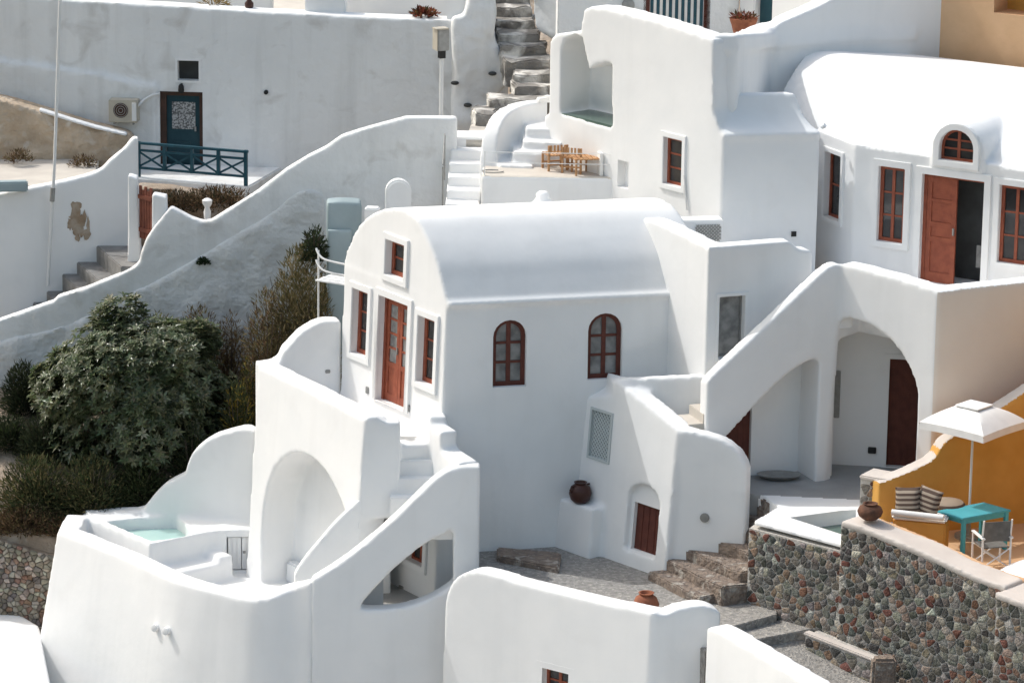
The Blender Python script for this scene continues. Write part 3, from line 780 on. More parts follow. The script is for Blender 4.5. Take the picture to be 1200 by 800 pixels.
# pool wall: from the steps to the terrace parapet
pw_ = thing('stone_wall', 'stone wall of mixed grey and red lava stones below the green courtyard pool', 'stone wall', (SWP0.x, SWP0.y, -1))
f1, L_1 = line(STN, [(878, 613), (988, 641)])
bot = lambda s: -2.9
b = new(); slab(b, [STN.at(878, 613)-V((0, 0, .09)), STN.at(988, 641)-V((0, 0, .09))], -1.4, .5); prism(b, [pl_xy(STN.at(878, 613)), pl_xy(STN.at(878, 613)+V((.25, .6, 0))), pl_xy(STN.at(878, 613)+V((.9, .5, 0)))], -.6, 1.45)
obj('mortar', b, M['mortar'], pw_)
b = new(); stones(b, STN, L_1[0][0], L_1[1][0]+.02, lambda s: f1(s)-.09, bot); obj('stones', b, M['stones'], pw_, smooth=60)
ENDW = Pl(STN.at(878, 613), 80); 
b = new(); slab(b, [STN.at(874, 611.8)+STN.N*.03, STN.at(988, 641)+STN.N*.03], STN.at(930, 640).z*0+1.46, .3)
for v_ in b.verts: v_.co.z = max(v_.co.z, 1.46)
# terrace parapet with its broad cement cap
ST2 = STN.off(.05)
tp_ = thing('terrace_parapet', 'stone parapet with a broad pink grey cap sloping down beside the ochre terrace', 'parapet', (ST2.at(987, 610).x, ST2.at(987, 610).y, -1))
capf = [(986, 610), (1007, 616), (1032, 626), (1066, 640), (1100, 655), (1125, 667), (1150, 677.5), (1178, 687)]
f2, L_2 = line(ST2, [(x, y+3) for x, y in capf])
b = new(); slab(b, [ST2.at(x, y+4) for x, y in capf], -2.2, .5); obj('mortar', b, M['mortar'], tp_)
b = new(); stones(b, ST2, L_2[0][0], L_2[-1][0], f2, bot); obj('stones', b, M['stones'], tp_, smooth=60)
bm = new(); cf = [ST2.off(.03).at(*p) for p in capf]
pts_ = spline(cf, 3)
n_ = len(pts_)
lo_f, hi_f, lo_b, hi_b = [], [], [], []
nb = V((-STN.N.x, -STN.N.y, 0))
for i, p in enumerate(pts_):
    wth = .62+.04*sin(i*.8)
    lo_f.append(p-V((0, 0, .10))); hi_f.append(p); hi_b.append(p+nb*wth+V((0, 0, .0))); lo_b.append(p+nb*wth-V((0, 0, .75)))
for i in range(n_-1):
    hexa(bm, [lo_f[i], lo_f[i+1], lo_b[i+1], lo_b[i]], [hi_f[i], hi_f[i+1], hi_b[i+1], hi_b[i]])
solid('cap', bm, M['cap'], tp_, vox=.03)
b = new(); rim = [p+nb*.58-V((0, 0, .03)) for p in cf]
for a, c in zip(spline(rim, 2), spline(rim, 2)[1:]): hexa(b, [V((a.x, a.y, .9)), V((c.x, c.y, .9)), V((c.x, c.y, .9))+nb*.16, V((a.x, a.y, .9))+nb*.16], [a, c, c+nb*.16, a+nb*.16])
solid('inner_rim', b, M['ochre_pale'], tp_, vox=.03)
# next parapet further along
ST3 = STN.off(.32)
t3 = thing('terrace_parapet', 'short lower stone parapet with a pale cap at the right end of the stone wall', 'parapet', (ST3.at(1180, 695).x, ST3.at(1180, 695).y, -1))
f3, L_3 = line(ST3, [(1168, 697), (1200, 709), (1290, 745)])
b = new(); slab(b, [ST3.at(1168, 698), ST3.at(1290, 746)], -2.4, .5); obj('mortar', b, M['mortar'], t3)
b = new(); stones(b, ST3, L_3[0][0], L_3[-1][0], f3, bot); obj('stones', b, M['stones'], t3, smooth=60)
bm = new(); slab(bm, [ST3.off(.03).at(1166, 694), ST3.off(.03).at(1290, 741)], ST3.at(1290, 750).z, .95)
for v_ in bm.verts: pass
bm2 = new(); c0, c1_ = ST3.off(.03).at(1166, 694), ST3.off(.03).at(1290, 741); dn_ = V((0, 0, .12))
hexa(bm2, [c0-dn_, c1_-dn_, c1_-dn_+nb*1.0, c0-dn_+nb*1.0], [c0, c1_, c1_+nb*1., c0+nb*1.]); bm.free()
solid('cap', bm2, M['cap'], t3, vox=.03)
# stone bench at the foot
LP = STN.off(.42)
lb = thing('stone_ledge', 'low stone ledge with a cement top at the foot of the stone wall', 'ledge', (LP.at(960, 745).x, LP.at(960, 745).y, -1))
f4, L_4 = line(LP, [(944, 743), (1024, 775)])
b = new(); slab(b, [LP.at(944, 744), LP.at(1024, 776)], -1.6, .40); obj('mortar', b, M['mortar'], lb)
b = new(); stones(b, LP, L_4[0][0], L_4[1][0], lambda s: f4(s)-.02, bot, pitch=.2); obj('stones', b, M['stones'], lb, smooth=60)
b = new(); c0, c1_ = LP.off(.03).at(941, 740), LP.off(.03).at(1026, 773); dn_ = V((0, 0, .06))
hexa(b, [c0-dn_, c1_-dn_, c1_-dn_+nb*.18, c0-dn_+nb*.18], [c0, c1_, c1_+nb*.18, c0+nb*.18]); obj('cement_top', b, M['cap'], lb, bevel=.02)
# dark block added to carry the shade on the ledge's end face
bp = LP.at(1036, 775)
b = new(); p = at(1036, 770, bp.y-.1)
hexa(b, [p+V((x, y, -1.2)) for x, y in ((-.27, -.2), (.25, -.16), (.2, .24), (-.24, .2))], [p+V((x, y, 0)) for x, y in ((-.22, -.17), (.21, -.14), (.17, .22), (-.2, .18))])
for v_ in b.verts: v_.co += V((noise.noise(v_.co*3)*.04,)*3)
tag(obj('ledge_end_shade', b, M['stair_stone'], bevel=.05), 'dark block added for the shaded end of the low stone ledge', 'rock')

# ------------------------------------------------------------------ ochre terrace
ZO = 1.32
b = new(); prism(b, [pl_xy(ST2.at(987, 610)+nb*.3), pl_xy(ST2.at(1290, 740)+nb*.3), (13, 70.5), (6.6, 69.2)], .4, ZO); tag(obj('terrace_floor', b, M['ochre_pale']), kind='structure')
OC = Pl(at(1037, 575, 68.7), 20)
bm = new()
oct_ = [(1030, 566), (1037, 564), (1050, 559), (1065, 553), (1080, 546), (1090, 541), (1098, 534), (1102, 526), (1109, 517), (1125, 506), (1150, 492), (1172, 478), (1200, 460), (1300, 395)]
slab(bm, [OC.at(*p) for p in oct_], .6, .36)
ot = thing('ochre_wall', 'ochre plastered terrace wall rising to the right behind the white parasol', 'wall', (OC.p.x, OC.p.y, ZO))
OE = Pl(OC.at(1030, 566), -62)
def is_cap(c, n): return n.z > .55
solid('wall', bm, M['ochre'], ot, vox=.035, split=[('cap', is_cap, M['cap'])])
e_st = [OE.st(1008, 557), OE.st(1033, 566)]
pe = OC.P(OC.st(1030, 566)[0], 0)
EP = Pl(at(1009, 575, 69.05), -32)
b = new(); sA, sB = EP.st(1008, 575)[0], EP.st(1036, 575)[0]; tt = EP.st(1020, 561)[1]
bx = EP.st(1020, 600)[1]
pbox(b, EP, sA, sB, .6-EP.p.z, tt-.03, -.5, 0); obj('end_pier', b, M['mortar'], ot)
b = new(); stones(b, EP, sA, sB, lambda s: tt-.03, lambda s: ZCT-EP.p.z-.3, pitch=.17); obj('pier_stones', b, M['stones'], ot, smooth=60)
b = new(); pbox(b, EP, sA-.02, sB+.08, tt-.03, tt+.05, -.55, .035); obj('pier_cap', b, M['cap'], ot, bevel=.025)
# unseen ochre wall added further right to bounce warm light onto the balcony
nw = Pl(at(1290, 500, 69.2), -78)
b = new(); slab(b, [nw.P(-2.4, 3.0), nw.P(4.5, 1.0)], .6, .4)
tag(obj('ochre_wall', b, M['ochre'], bevel=.04), 'unseen ochre wall added right of the terrace to bounce warm light', 'wall')
# parasol
PB = onz(1133.5, 606, ZO); PB = V((at(1134, 600, 69.0).x, 68.75, ZO))
pt_ = at(1137, 468, PB.y).z
rt = thing('parasol', 'square white canvas parasol standing over the turquoise table', 'parasol', PB)
hz = at(1070, 487, PB.y).z; hw = (at(1198, 495, PB.y).x-at(1070, 487, PB.y).x)/2
rz = (at(1070, 487, PB.y).z+at(1198, 500, PB.y).z)/2
b = new(); tube(b, [PB+V((0, 0, .1)), PB+V((0, 0, pt_-ZO-.12))], .024, 10); obj('pole', b, M['metal_white'], rt, smooth=60)
b = new(); lathe(b, PB, [(.26, 0), (.26, .06), (.05, .09), (.04, .3)], 20); obj('base', b, M['metal_grey'], rt, smooth=40)
A0 = radians(4)
cor = [PB+V((hw*cos(A0+k*pi/2), hw*sin(A0+k*pi/2), rz-ZO)) for k in range(4)]
apex = PB+V((0, 0, pt_-ZO-.12))
b = new(); N_ = 8; vt = {}
def cp_(a, c, u, v_):
    e = a*(1-v_)+c*v_; q = apex*(1-u)+e*u
    q = q.copy(); q.z += .10*sin(pi*u)*.9 + .02*u*(4*v_*(1-v_)); return q
for k in range(4):
    a, c = cor[k], cor[(k+1) % 4]
    g = [[b.verts.new(cp_(a, c, i/N_, j/N_)) for j in range(N_+1)] for i in range(1, N_+1)]
    ap = b.verts.new(apex)
    for j in range(N_): b.faces.new((ap, g[0][j], g[0][j+1]))
    for i in range(N_-1):
        for j in range(N_): b.faces.new((g[i][j], g[i+1][j], g[i+1][j+1], g[i][j+1]))
    v1 = [b.verts.new(x.co+V((0, 0, -.13))+(x.co-apex).normalized()*.01) for x in g[-1]]
    for j in range(N_): b.faces.new((g[-1][j], v1[j], v1[j+1], g[-1][j+1]))
bmesh.ops.remove_doubles(b, verts=b.verts[:], dist=.001)
bmesh.ops.solidify(b, geom=b.faces[:], thickness=.008)
obj('canopy', b, M['canvas'], rt, smooth=35)
b = new()
for k in range(4): tube(b, [apex+V((0, 0, -.05)), cor[k]+V((0, 0, -.03))], .011, 6)
obj('ribs', b, M['wood'], rt)
b = new(); hv = .36; vc = [PB+V((hv*cos(A0+k*pi/2), hv*sin(A0+k*pi/2), pt_-ZO-.12)) for k in range(4)]; va = PB+V((0, 0, pt_-ZO-.015))
lo_ = [b.verts.new(p) for p in vc]; hi_ = [b.verts.new(p+V((0, 0, .025))) for p in vc]; t_a = b.verts.new(va)
for k in range(4):
    l = (k+1) % 4; b.faces.new((lo_[k], lo_[l], hi_[l], hi_[k])); b.faces.new((hi_[k], hi_[l], t_a))
obj('vent_cap', b, M['canvas'], rt, smooth=35)
# table
T0 = V((at(1141, 598, 67.9).x, 67.95, ZO)); ZTB = ZO+.76
tcn = [onz(*p, ZTB) for p in ((1097, 598), (1128, 607), (1185, 597), (1153, 588))]
tb = thing('table', 'turquoise painted wooden table under the white parasol', 'table', sum(tcn, V())/4-V((0, 0, .76)))
b = new(); hexa(b, [p-V((0, 0, .04)) for p in tcn], tcn); obj('table_top', b, M['turq'], tb, bevel=.008)
cc = sum(tcn, V())/4
for p in tcn:
    q_ = p+(cc-p)*.13; b = new(); box(b, V((q_.x, q_.y, (ZO+ZTB-.03)/2)), .075, .075, ZTB-.03-ZO, 25); obj('leg', b, M['turq'], tb, bevel=.006)
b = new(); ins = [p+(cc-p)*.13 for p in tcn]
for i in range(4):
    a, c = ins[i], ins[(i+1) % 4]; d = (c-a); 
    box(b, V(((a.x+c.x)/2, (a.y+c.y)/2, ZTB-.085)), d.length, .025, .09, degrees(atan2(d.y, d.x)))
obj('apron', b, M['turq'], tb, bevel=.004)
# director chair
ch0 = onz(1161, 648, ZO); ch0 = V((at(1162, 630, 67.0).x, 66.95, ZO))
ch = thing('folding_chair', 'white framed folding chair with a grey fabric back beside the turquoise table', 'chair', ch0)
CH = Pl(ch0, 14)
for sx in (-.27, .27):
    for oo in (-.25, .25): b = new(); tube(b, [CH.P(sx, .0, oo), CH.P(sx, .62, oo)], .02, 8); obj('leg', b, M['metal_white'], ch, smooth=60)
    b = new(); pbox(b, CH, sx-.035, sx+.035, .62, .65, -.27, .3); obj('armrest', b, M['metal_white'], ch, bevel=.008)
    b = new(); tube(b, [CH.P(sx, .62, .22), CH.P(sx, .98, .27)], .018, 8); obj('back_post', b, M['metal_white'], ch, smooth=60)
b = new(); n = 8; F_ = []
for i in range(n+1):
    x = -.26+.52*i/n; sg = .05*sin(pi*i/n)
    F_.append((CH.P(x, .55, .23-sg), CH.P(x, .95-sg*.4, .265-sg)))
for i in range(n): 
    a, c = F_[i], F_[i+1]
    b.faces.new([b.verts.new(q) for q in (a[0], c[0], c[1], a[1])])
bmesh.ops.remove_doubles(b, verts=b.verts[:], dist=.001); bmesh.ops.solidify(b, geom=b.faces[:], thickness=.012); obj('backrest', b, M['grey_fabric'], ch, smooth=40)
b = new(); pbox(b, CH, -.26, .26, .43, .45, -.22, .22); obj('seat', b, M['grey_fabric'], ch, bevel=.008)
for o_ in (-.22, .22):
    b = new(); tube(b, [CH.P(-.27, .05, o_), CH.P(.27, .42, o_)], .014, 6); tube(b, [CH.P(.27, .05, o_*.9), CH.P(-.27, .42, o_*.9)], .014, 6); obj('cross_brace', b, M['metal_white'], ch)
# bench with striped cushions along the ochre wall
bq = Pl(at(1049, 598, 67.6), -6)
bs = at(1050, 600, 67.7)
BN = Pl(V((bs.x-.05, 67.75, ZO)), -14)
zb_ = at(1070, 603, 67.75).z-ZO
b = new(); pbox(b, BN, 0, .98, 0, zb_-.08, -.55, 0); bench = tag(obj('bench', b, M['ochre'], bevel=.03), 'low built ochre bench against the ochre terrace wall', 'bench')
b = new(); pbox(b, BN, -.02, 1.0, zb_-.08, zb_, -.5, .05); tag(obj('bench_mattress', b, M['canvas'], bevel=.035, seg=3), 'white mattress lying on the ochre bench', 'mattress')
M['stripe'] = mat('brown_striped_cloth', (.11, .075, .055), None, 1, .9)
def stripes(m):
    nt = m.node_tree; N = nt.nodes; L = nt.links; tc = N.new('ShaderNodeTexCoord'); w_ = N.new('ShaderNodeTexWave'); w_.bands_direction = 'Z'; w_.inputs['Scale'].default_value = 3.6; w_.inputs['Distortion'].default_value = .4
    L.new(tc.outputs['Object'], w_.inputs['Vector']); r = N.new('ShaderNodeValToRGB'); r.color_ramp.elements[0].color = (.075, .05, .04, 1); r.color_ramp.elements[1].color = (.30, .25, .2, 1); r.color_ramp.elements[0].position = .42; r.color_ramp.elements[1].position = .58
    L.new(w_.outputs['Fac'], r.inputs['Fac']); L.new(r.outputs['Color'], N['Principled BSDF'].inputs['Base Color'])
stripes(M['stripe'])
def cushion(c, w_, h_, th, az, lean, label):
    b = new(); n = 10; g = {}
    for sd in (1, -1):
        for i in range(n+1):
            for j in range(n+1):
                u, v_ = 2*i/n-1, 2*j/n-1
                d = th*((1-u**4)*(1-v_**4))**.6*sd
                k = 1-.06*(u*u*v_*v_)
                x, z = u*w_/2*(1-.05*(1-v_*v_)), v_*h_/2*(1-.05*(1-u*u))
                g[sd, i, j] = b.verts.new((x, d-lean*z, z*cos(lean)+h_/2))
        for i in range(n):
            for j in range(n): b.faces.new([g[sd, i+a, j+e] for a, e in ((0, 0), (1, 0), (1, 1), (0, 1))])
    bmesh.ops.remove_doubles(b, verts=b.verts[:], dist=.002)
    o = obj('cushion', b, M['stripe'], smooth=180); o.location = c; o.rotation_euler = (0, radians(random.uniform(-10, 10)), radians(az))
    return tag(o, label, 'cushion', 'striped cushions on the bench')
cz = ZO+zb_+.0
cushion(V((at(1066, 590, 67.85).x, 67.9, cz)), .5, .48, .10, -25, -.35, 'left striped brown cushion leaning on the ochre bench')
cushion(V((at(1087, 590, 67.8).x, 67.82, cz)), .5, .5, .10, -40, -.3, 'right striped brown cushion beside the turquoise table')
b = new(); pA = BN.P(-.02, zb_+.05, .02); pC = BN.P(.95, zb_+.05, .1); tube(b, [pA, pC], .06, 12); tag(obj('rolled_towel', b, M['canvas'], smooth=60), 'rolled white towel on the front edge of the bench', 'towel')
b = new(); lathe(b, V((at(1110, 588, 68.4).x, 68.4, cz-.02)), [(.3, 0), (.34, .05), (.3, .09), (.1, .1)], 18); tag(obj('floor_cushion', b, M['stripe'], smooth=60), 'flat dark cushion lying behind the turquoise table', 'cushion')
# white dome of the next roof in front
b = new(); p = at(1215, 700, 64.6)
for i in range(1): bmesh.ops.create_uvsphere(b, u_segments=32, v_segments=16, radius=1, matrix=Matrix.Translation(at(1212, 672, 66.2)+V((.35, 0, -.45))) @ Matrix.Diagonal((1.25, 1.0, .72, 1)))
tag(obj('white_dome', b, M['plaster'], smooth=180), 'smooth white rounded roof corner at the right edge below the folding chair', 'roof')
M['dark_clay'] = mat('weathered_clay', (.16, .075, .045), (.085, .045, .032), 7., .85, .8, 20.)
# terracotta jars
def jar(name, c, prof, m, label, group='clay jars about the terraces', seg=24, tilt=None, handles=0):
    r = thing(name, label, 'jar', c, group)
    b = new(); lathe(b, V(c), prof, seg); body = obj('body', b, m, r, smooth=60)
    for k in range(handles):
        a = pi*k+.6; R_ = max(p[0] for p in prof); H_ = prof[-1][1]
        b = new(); tube(b, [V(c)+V((cos(a)*R_*x, sin(a)*R_*x, H_*z)) for x, z in ((.62, .95), (.95, .98), (1.08, .82), (.98, .66))], .02, 8); obj('handle', b, m, r, smooth=60)
    return r
pj = DW.P(DW.st(690, 587)[0]-.05, lz-DW.p.z, .18)
jar('jar', pj, [(.12, 0), (.19, .07), (.225, .19), (.19, .32), (.11, .38), (.13, .42), (.10, .42), (.08, .36)], M['dark_pot'], 'dark brown two handled jar on the white ledge below the lattice window', handles=2)
jar('jar', onz(757, 721, 0)+V((0, .1, 0)), [(.14, 0), (.22, .1), (.25, .2), (.2, .32), (.12, .38), (.15, .42), (.12, .42), (.09, .36)], M['terracotta'], 'orange terracotta jar standing on the paved yard behind the white wall')
jar('jar', ST2.at(1008, 610)+nb*.3-V((0, 0, .03)), [(.13, 0), (.21, .07), (.235, .15), (.2, .23), (.12, .27), (.14, .30), (.11, .30), (.09, .26)], M['dark_clay'], 'reddish clay jar on the parapet cap beside the green pool')
b = new(); p = onz(913, 561, ZCT); lathe(b, p+V((0, 0, .0)), [(.22, 0), (.4, .07), (.44, .1), (.4, .1), (.2, .05)], 24, 1., .6); tag(obj('low_bowl', b, M['metal_grey'], smooth=50), 'wide low grey bowl on the courtyard floor under the stairs', 'bowl')

# ------------------------------------------------------------------ foreground walls
FG = Pl(at(764, 718, 66.3), -36)
bm = new()
fg = [FG.at(*p) for p in ((521, 712), (523, 698), (527, 687), (534, 677), (545, 671), (557, 669), (575, 672), (600, 680), (640, 690), (690, 702), (740, 713), (764, 718))]
FG2 = Pl(fg[-1], 14)
fgr = [FG2.at(*p) for p in ((764, 718), (774, 719.5), (781, 720), (787, 717), (795, 713.5), (808, 711), (822, 709.5), (835, 712), (845, 718))]
slab(bm, spline(fg, 4), -5.6, .42, .03)
slab(bm, spline(fgr, 3), -5.6, .42, .02)
inn = [pl_xy(fg[0]+V((.3, .4, 0))), pl_xy(fg[-1]), pl_xy(fgr[-1]), (3.6, 67.0), (2.6, 68.6), pl_xy(fg[0]+V((1.5, 1.2, 0)))]
wq = quad(FG, ((637, 781), (667, 830)))
fh = thing('foreground_house', 'white wall of the nearest house with a rounded top and one red window', 'house', (FG.p.x, FG.p.y, -5))
solid('wall', bm, M['plaster'], fh, hard=[cutter(FG, wq, .25)])
window(fh, FG, wq, depth=.12, cols=2, rows=3, sur=(.13, .045))
bm = new()
F2 = Pl(at(830, 738, 65.95), -57)
f2p = [F2.at(*p) for p in ((828, 735), (834, 735), (843, 739), (880, 761), (920, 785), (960, 809), (1010, 838))]
slab(bm, f2p, -5.6, .45, .02)
fw_ = thing('foreground_wall', 'nearest white parapet wall running down to the right beside the pebble path', 'wall', (F2.p.x, F2.p.y, -5))
solid('wall', bm, M['plaster'], fw_)
# ------------------------------------------------------------------ upper right house with the open door
UR = Pl(at(1115, 333, 73.6), -32)
ULc = UR.at(1002, 169)
UL = Pl(ULc, -64)
ur = thing('terrace_house', 'white house with a half open red door and an arched dormer on the upper terrace', 'house', (UR.p.x, UR.p.y, deckz))
bm = new()
back = V((.45, .89, 0))
lp = UL.at(955, 150)
ft = [lp, ULc, UR.at(1050, 176), UR.at(1090, 182), UR.at(1157, 191.5), UR.at(1200, 199), UR.at(1320, 221)]
slab(bm, ft, 4.4, 1.2)
# roof: a long rounded vault set back from the wall top
na, nb_ = 40, 22; zev = UR.at(1002, 169).z-.02
g = []
ud = UR.d; vd = V((-UR.n.x, -UR.n.y, 0)); a_c = (ULc-UR.p).dot(ud); a_1 = UR.st(1320, 220)[0]
for i in range(na+1):
    row = []
    for j in range(nb_+1):
        v_ = .1+5.4*j/nb_; A0 = a_c-min(v_-.1, 1.9)/.62+.12; a = A0+(a_1-A0)*(i/na)**1.3
        f_ = (v_-.1)/3.4
        if a < a_c+1.5: f_ = min(f_, max(0, ((a-a_c-.12)*.53+(v_-.1)*.85))/1.7 + max(0, a-a_c)*.3)
        z = zev-.1 + 1.22*sin(min(1, f_)*pi/2)**.8
        q_ = UR.p+ud*a+vd*v_; row.append(V((q_.x, q_.y, z - max(0, v_-3.4)*.12)))
    g.append(row)
tp = [[bm.verts.new(p) for p in r] for r in g]; bt_ = [[bm.verts.new((p.x, p.y, 5.)) for p in r] for r in g]
for i in range(na):
    for j in range(nb_):
        bm.faces.new((tp[i][j], tp[i+1][j], tp[i+1][j+1], tp[i][j+1])); bm.faces.new((bt_[i][j], bt_[i][j+1], bt_[i+1][j+1], bt_[i+1][j]))
for i in range(na):
    bm.faces.new((tp[i][0], bt_[i][0], bt_[i+1][0], tp[i+1][0])); bm.faces.new((tp[i][nb_], tp[i+1][nb_], bt_[i+1][nb_], bt_[i][nb_]))
for j in range(nb_):
    bm.faces.new((tp[0][j], tp[0][j+1], bt_[0][j+1], bt_[0][j])); bm.faces.new((tp[na][j], bt_[na][j], bt_[na][j+1], tp[na][j+1]))
# dormer and the cross vault at the far right
dz = UR.off(.05)
da0, da1 = dz.st(1090, 195)[0], dz.st(1152, 200)[0]; dt0, dt1 = dz.st(1120, 201)[1], dz.st(1120, 144)[1]
dor = arch(da0, da1, dt0, dt1, 18)
ppoly(bm, dz, dor, -1.5, 0)
xo = UR.off(-.35)
xa = arch(xo.st(1200, 190)[0], xo.st(1330, 190)[0], xo.st(1200, 205)[1], xo.st(1250, 138)[1], 16, rise=.9)
ppoly(bm, xo, xa, -3.5, 0)
dw = arch(dz.st(1101, 188)[0], dz.st(1141, 190)[0], dz.st(1120, 189)[1], dz.st(1120, 152)[1], 12)
q1, q3 = quad(UR, ((1031, 194), (1058, 286))), quad(UR, ((1173, 216), (1206, 312)))
qd = quad(UR, ((1082, 203), (1149, 340)))
qn = quad(UL, ((968, 177), (984, 260)))
hard = [cutter(UR, q1, .3), cutter(UR, q3, .3), cutter(UR, qd, .75), cutter(UL, qn, .3), cutter(dz, dw, .25)]
def ur_roof(c, n): return n.z > .3 and c.z > 7.0
solid('wall', bm, M['plaster'], ur, hard=hard, split=[('roof', ur_roof, M['plaster'])])
window(ur, UR, q1, depth=.07, cols=2, rows=3, fw=.07, sur=(.13, .05)); window(ur, UR, q3, depth=.07, cols=2, rows=3, fw=.07, sur=(.13, .05))
window(ur, UL, qn, depth=.12, cols=1, rows=2, sur=(.1, .04))
window(ur, dz, dw, depth=.08, cols=2, rows=3, fw=.05, sur=(.13, .05))
b = new(); s0, s1, t0, t1 = qd[0][0], qd[1][0], qd[0][1], qd[2][1]
for x0, x1 in ((s0, s0+.07), (s1-.05, s1)): pbox(b, UR, x0, x1, t0, t1, -.14, -.06)
pbox(b, UR, s0+.07, s1-.05, t1-.05, t1, -.14, -.06); obj('door_frame', b, M['red'], ur)
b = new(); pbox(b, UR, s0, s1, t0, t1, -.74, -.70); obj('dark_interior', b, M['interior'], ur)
# closed leaf (left) and the opened right side
mid = s0+(s1-s0)*.53
b = new(); a, e, T = s0+.075, mid, t1-.055
pbox(b, UR, a, a+.1, t0, T, -.12, -.07); pbox(b, UR, e-.1, e, t0, T, -.12, -.07)
for y0, y1 in ((t0, t0+.2), (t0+.82, t0+.92), (t0+1.12, t0+1.22), (t0+1.62, t0+1.68), (T-.12, T)): pbox(b, UR, a+.098, e-.098, y0, y1, -.118, -.072)
pbox(b, UR, a+.098, e-.098, t0+.198, T-.118, -.108, -.092); lf = obj('door_leaf', b, M['red'], ur)
b = new(); pbox(b, UR, e-.05, e-.02, t0+1.0, t0+1.14, -.072, -.03); obj('handle', b, M['metal_grey'], lf)
dsr = surround(ur, UR, qd, .14, .05, bottom=False); dsr.name = 'door_surround'
b = new(); pbox(b, UR, mid+.25, mid+.5, t0+.3, t0+.75, -.6, -.55); obj('interior_chair_back', b, M['glass_curtain'], ur)
# ------------------------------------------------------------------ tall white block with the vaulted porch and the niche pool
UC = at(848, 157, 74.5); UW = Pl(UC, -50); UF = Pl(UC, 10)
bm = new()
face = [(636, 290), (637, 136), (643, 133), (643.5, 60), (645, 46), (650, 40), (668, 38), (680, 37), (682, 22), (684, 12), (690, 8), (705, 9), (730, 14.5), (760, 22), (800, 34), (825, 42.5), (836, 47), (836, 130), (845, 158), (844, 330)]
pxpoly(bm, UW, face, -.55, 0)
pxpoly(bm, UW, [(637, 290), (637, 136), (643, 133), (645, 46), (650, 40), (668, 38), (680, 37), (724, 52), (724, 290)], -1.25, 0)
pxpoly(bm, UW, [(637, 290), (637, 137), (724, 158), (844, 175), (844, 330)], -2.2, 0)
vp = [UW.st(*p) for p in ((848, 157), (841, 151), (834, 143), (828, 133), (823, 121), (820, 112))]
vpl = [UW.P(s, t) for s, t in vp]; low = [V((vpl[-1].x, vpl[-1].y, 3.5)), V((vpl[0].x, vpl[0].y, 3.5))]
vpl2 = vpl[-1]-UW.d*.3; low[0] = V((vpl2.x, vpl2.y, 3.5)); vs = spline(vpl, 4)+[vpl2]+low
sweep(bm, vs, UF.d*1.98)
pbox(bm, UF, -.0, 1.98, -.1, .015, -.2, .03)
ulip = UF.off(.03)
rc = [(656, 133), (657, 60), (662, 46), (674, 41), (682, 44), (686, 65), (690, 82), (697, 77.5), (707, 74.5), (717, 74.5), (717, 149.5)]
cut = new(); pxpoly(cut, UW, rc, -.85, .4)
wq = quad(UW, ((779, 160), (799, 220))); nq = quad(UW, ((724, 187), (736, 222)))
tb_ = thing('tower_house', 'tall white block with a small niche pool and one narrow red window', 'house', (UC.x, UC.y, 4))
def ub_roof(c, n): return n.z > .12 and c.z > UC.z-.05 and (c-UW.p).dot(UW.N) < -.04 and (c-UW.p).dot(UF.d) > .05 and c.z < UC.z+1
solid('wall', bm, M['plaster'], tb_, soft=[cut], hard=[cutter(UW, wq, .3), cutter(UW, nq, .2)], split=[('porch_roof', ub_roof, M['plaster'])])
window(tb_, UW, wq, cols=1, rows=3, depth=.1, sur=(.11, .04))
b = new(); rw = [UW.st(*p) for p in ((657, 133), (717, 149.5))]
pA, pB = UW.P(*rw[0], -.02), UW.P(*rw[1], -.02); zw = (pA.z+pB.z)/2+.02
prism(b, [pl_xy(pA), pl_xy(pB), pl_xy(pB-UW.N*.84), pl_xy(pA-UW.N*.84)], zw-.3, zw); obj('pool_water', b, M['water_dark'], tb_)
b = new(); s, t = UF.st(930, 274); pbox(b, UF, s-.05, s+.05, t-.05, t+.05, -.02, .03); obj('wall_vent', b, M['black'], tb_)
b = new(); tube(b, [UW.at(806, 246)+UW.N*.03, UW.at(803, 205)+UW.N*.03], .02, 8); obj('drain_pipe', b, M['metal_white'], tb_, smooth=60)
b = new(); tube(b, [UR.at(967, 147), UR.at(963, 149)], .05, 8); obj('roof_spout', b, M['plaster'], tb_, smooth=60)
# lattice vent beside the small flat roof
b = new(); LV = Pl(at(812, 268, 73.9), 10); s0, t1 = LV.st(812, 262); s1, t0 = LV.st(846, 285)
pbox(b, LV, s0-.3, s1+.02, t0-.8, t1+.06, -.4, 0); kb_ = tag(obj('vent_block', b, M['plaster'], bevel=.02), 'low white block with a pierced vent below the tall white tower', 'vent block')
b = new(); lattice(b, LV, s0+.05, s1-.03, t0+.05, t1-.03, .07, .022, .003, .02); obj('lattice', b, M['metal_grey'], kb_)
# shaded retaining wall behind the roofs, ochre house beyond
RW1 = Pl(UW.at(835, 47)-UW.N*.3, 12)
RWm = Pl(RW1.at(866, 60), 78)
RW = Pl(RWm.at(898, 60), 26)
bm = new()
rt_ = [RW1.at(*p) for p in ((834, 47), (850, 44.5), (866, 43))]+[RWm.at(*p) for p in ((876, 42.5), (890, 39))]+[RW.at(*p) for p in ((903, 33), (912, 28), (930, 20), (960, 7), (985, -6), (1040, -32), (1110, -60), (1150, -75))]
slab(bm, spline(rt_, 3), 5, .5)
lo_l = [RW1.off(.07).at(*p) for p in ((838, 61), (850, 60.5), (866, 60))]+[RWm.off(.07).at(890, 58)]+[RW.off(.07).at(*p) for p in ((910, 57), (960, 52), (1010, 48), (1052, 48), (1075, 46))]
for a, c in zip(lo_l, lo_l[1:]):
    n_ = V((-.4, .8, 0))*.25; h0 = V((0, 0, .32)); hexa(bm, [a, c, c+n_, a+n_], [a+h0+n_*.3, c+h0+n_*.3, c+h0+n_, a+h0+n_])
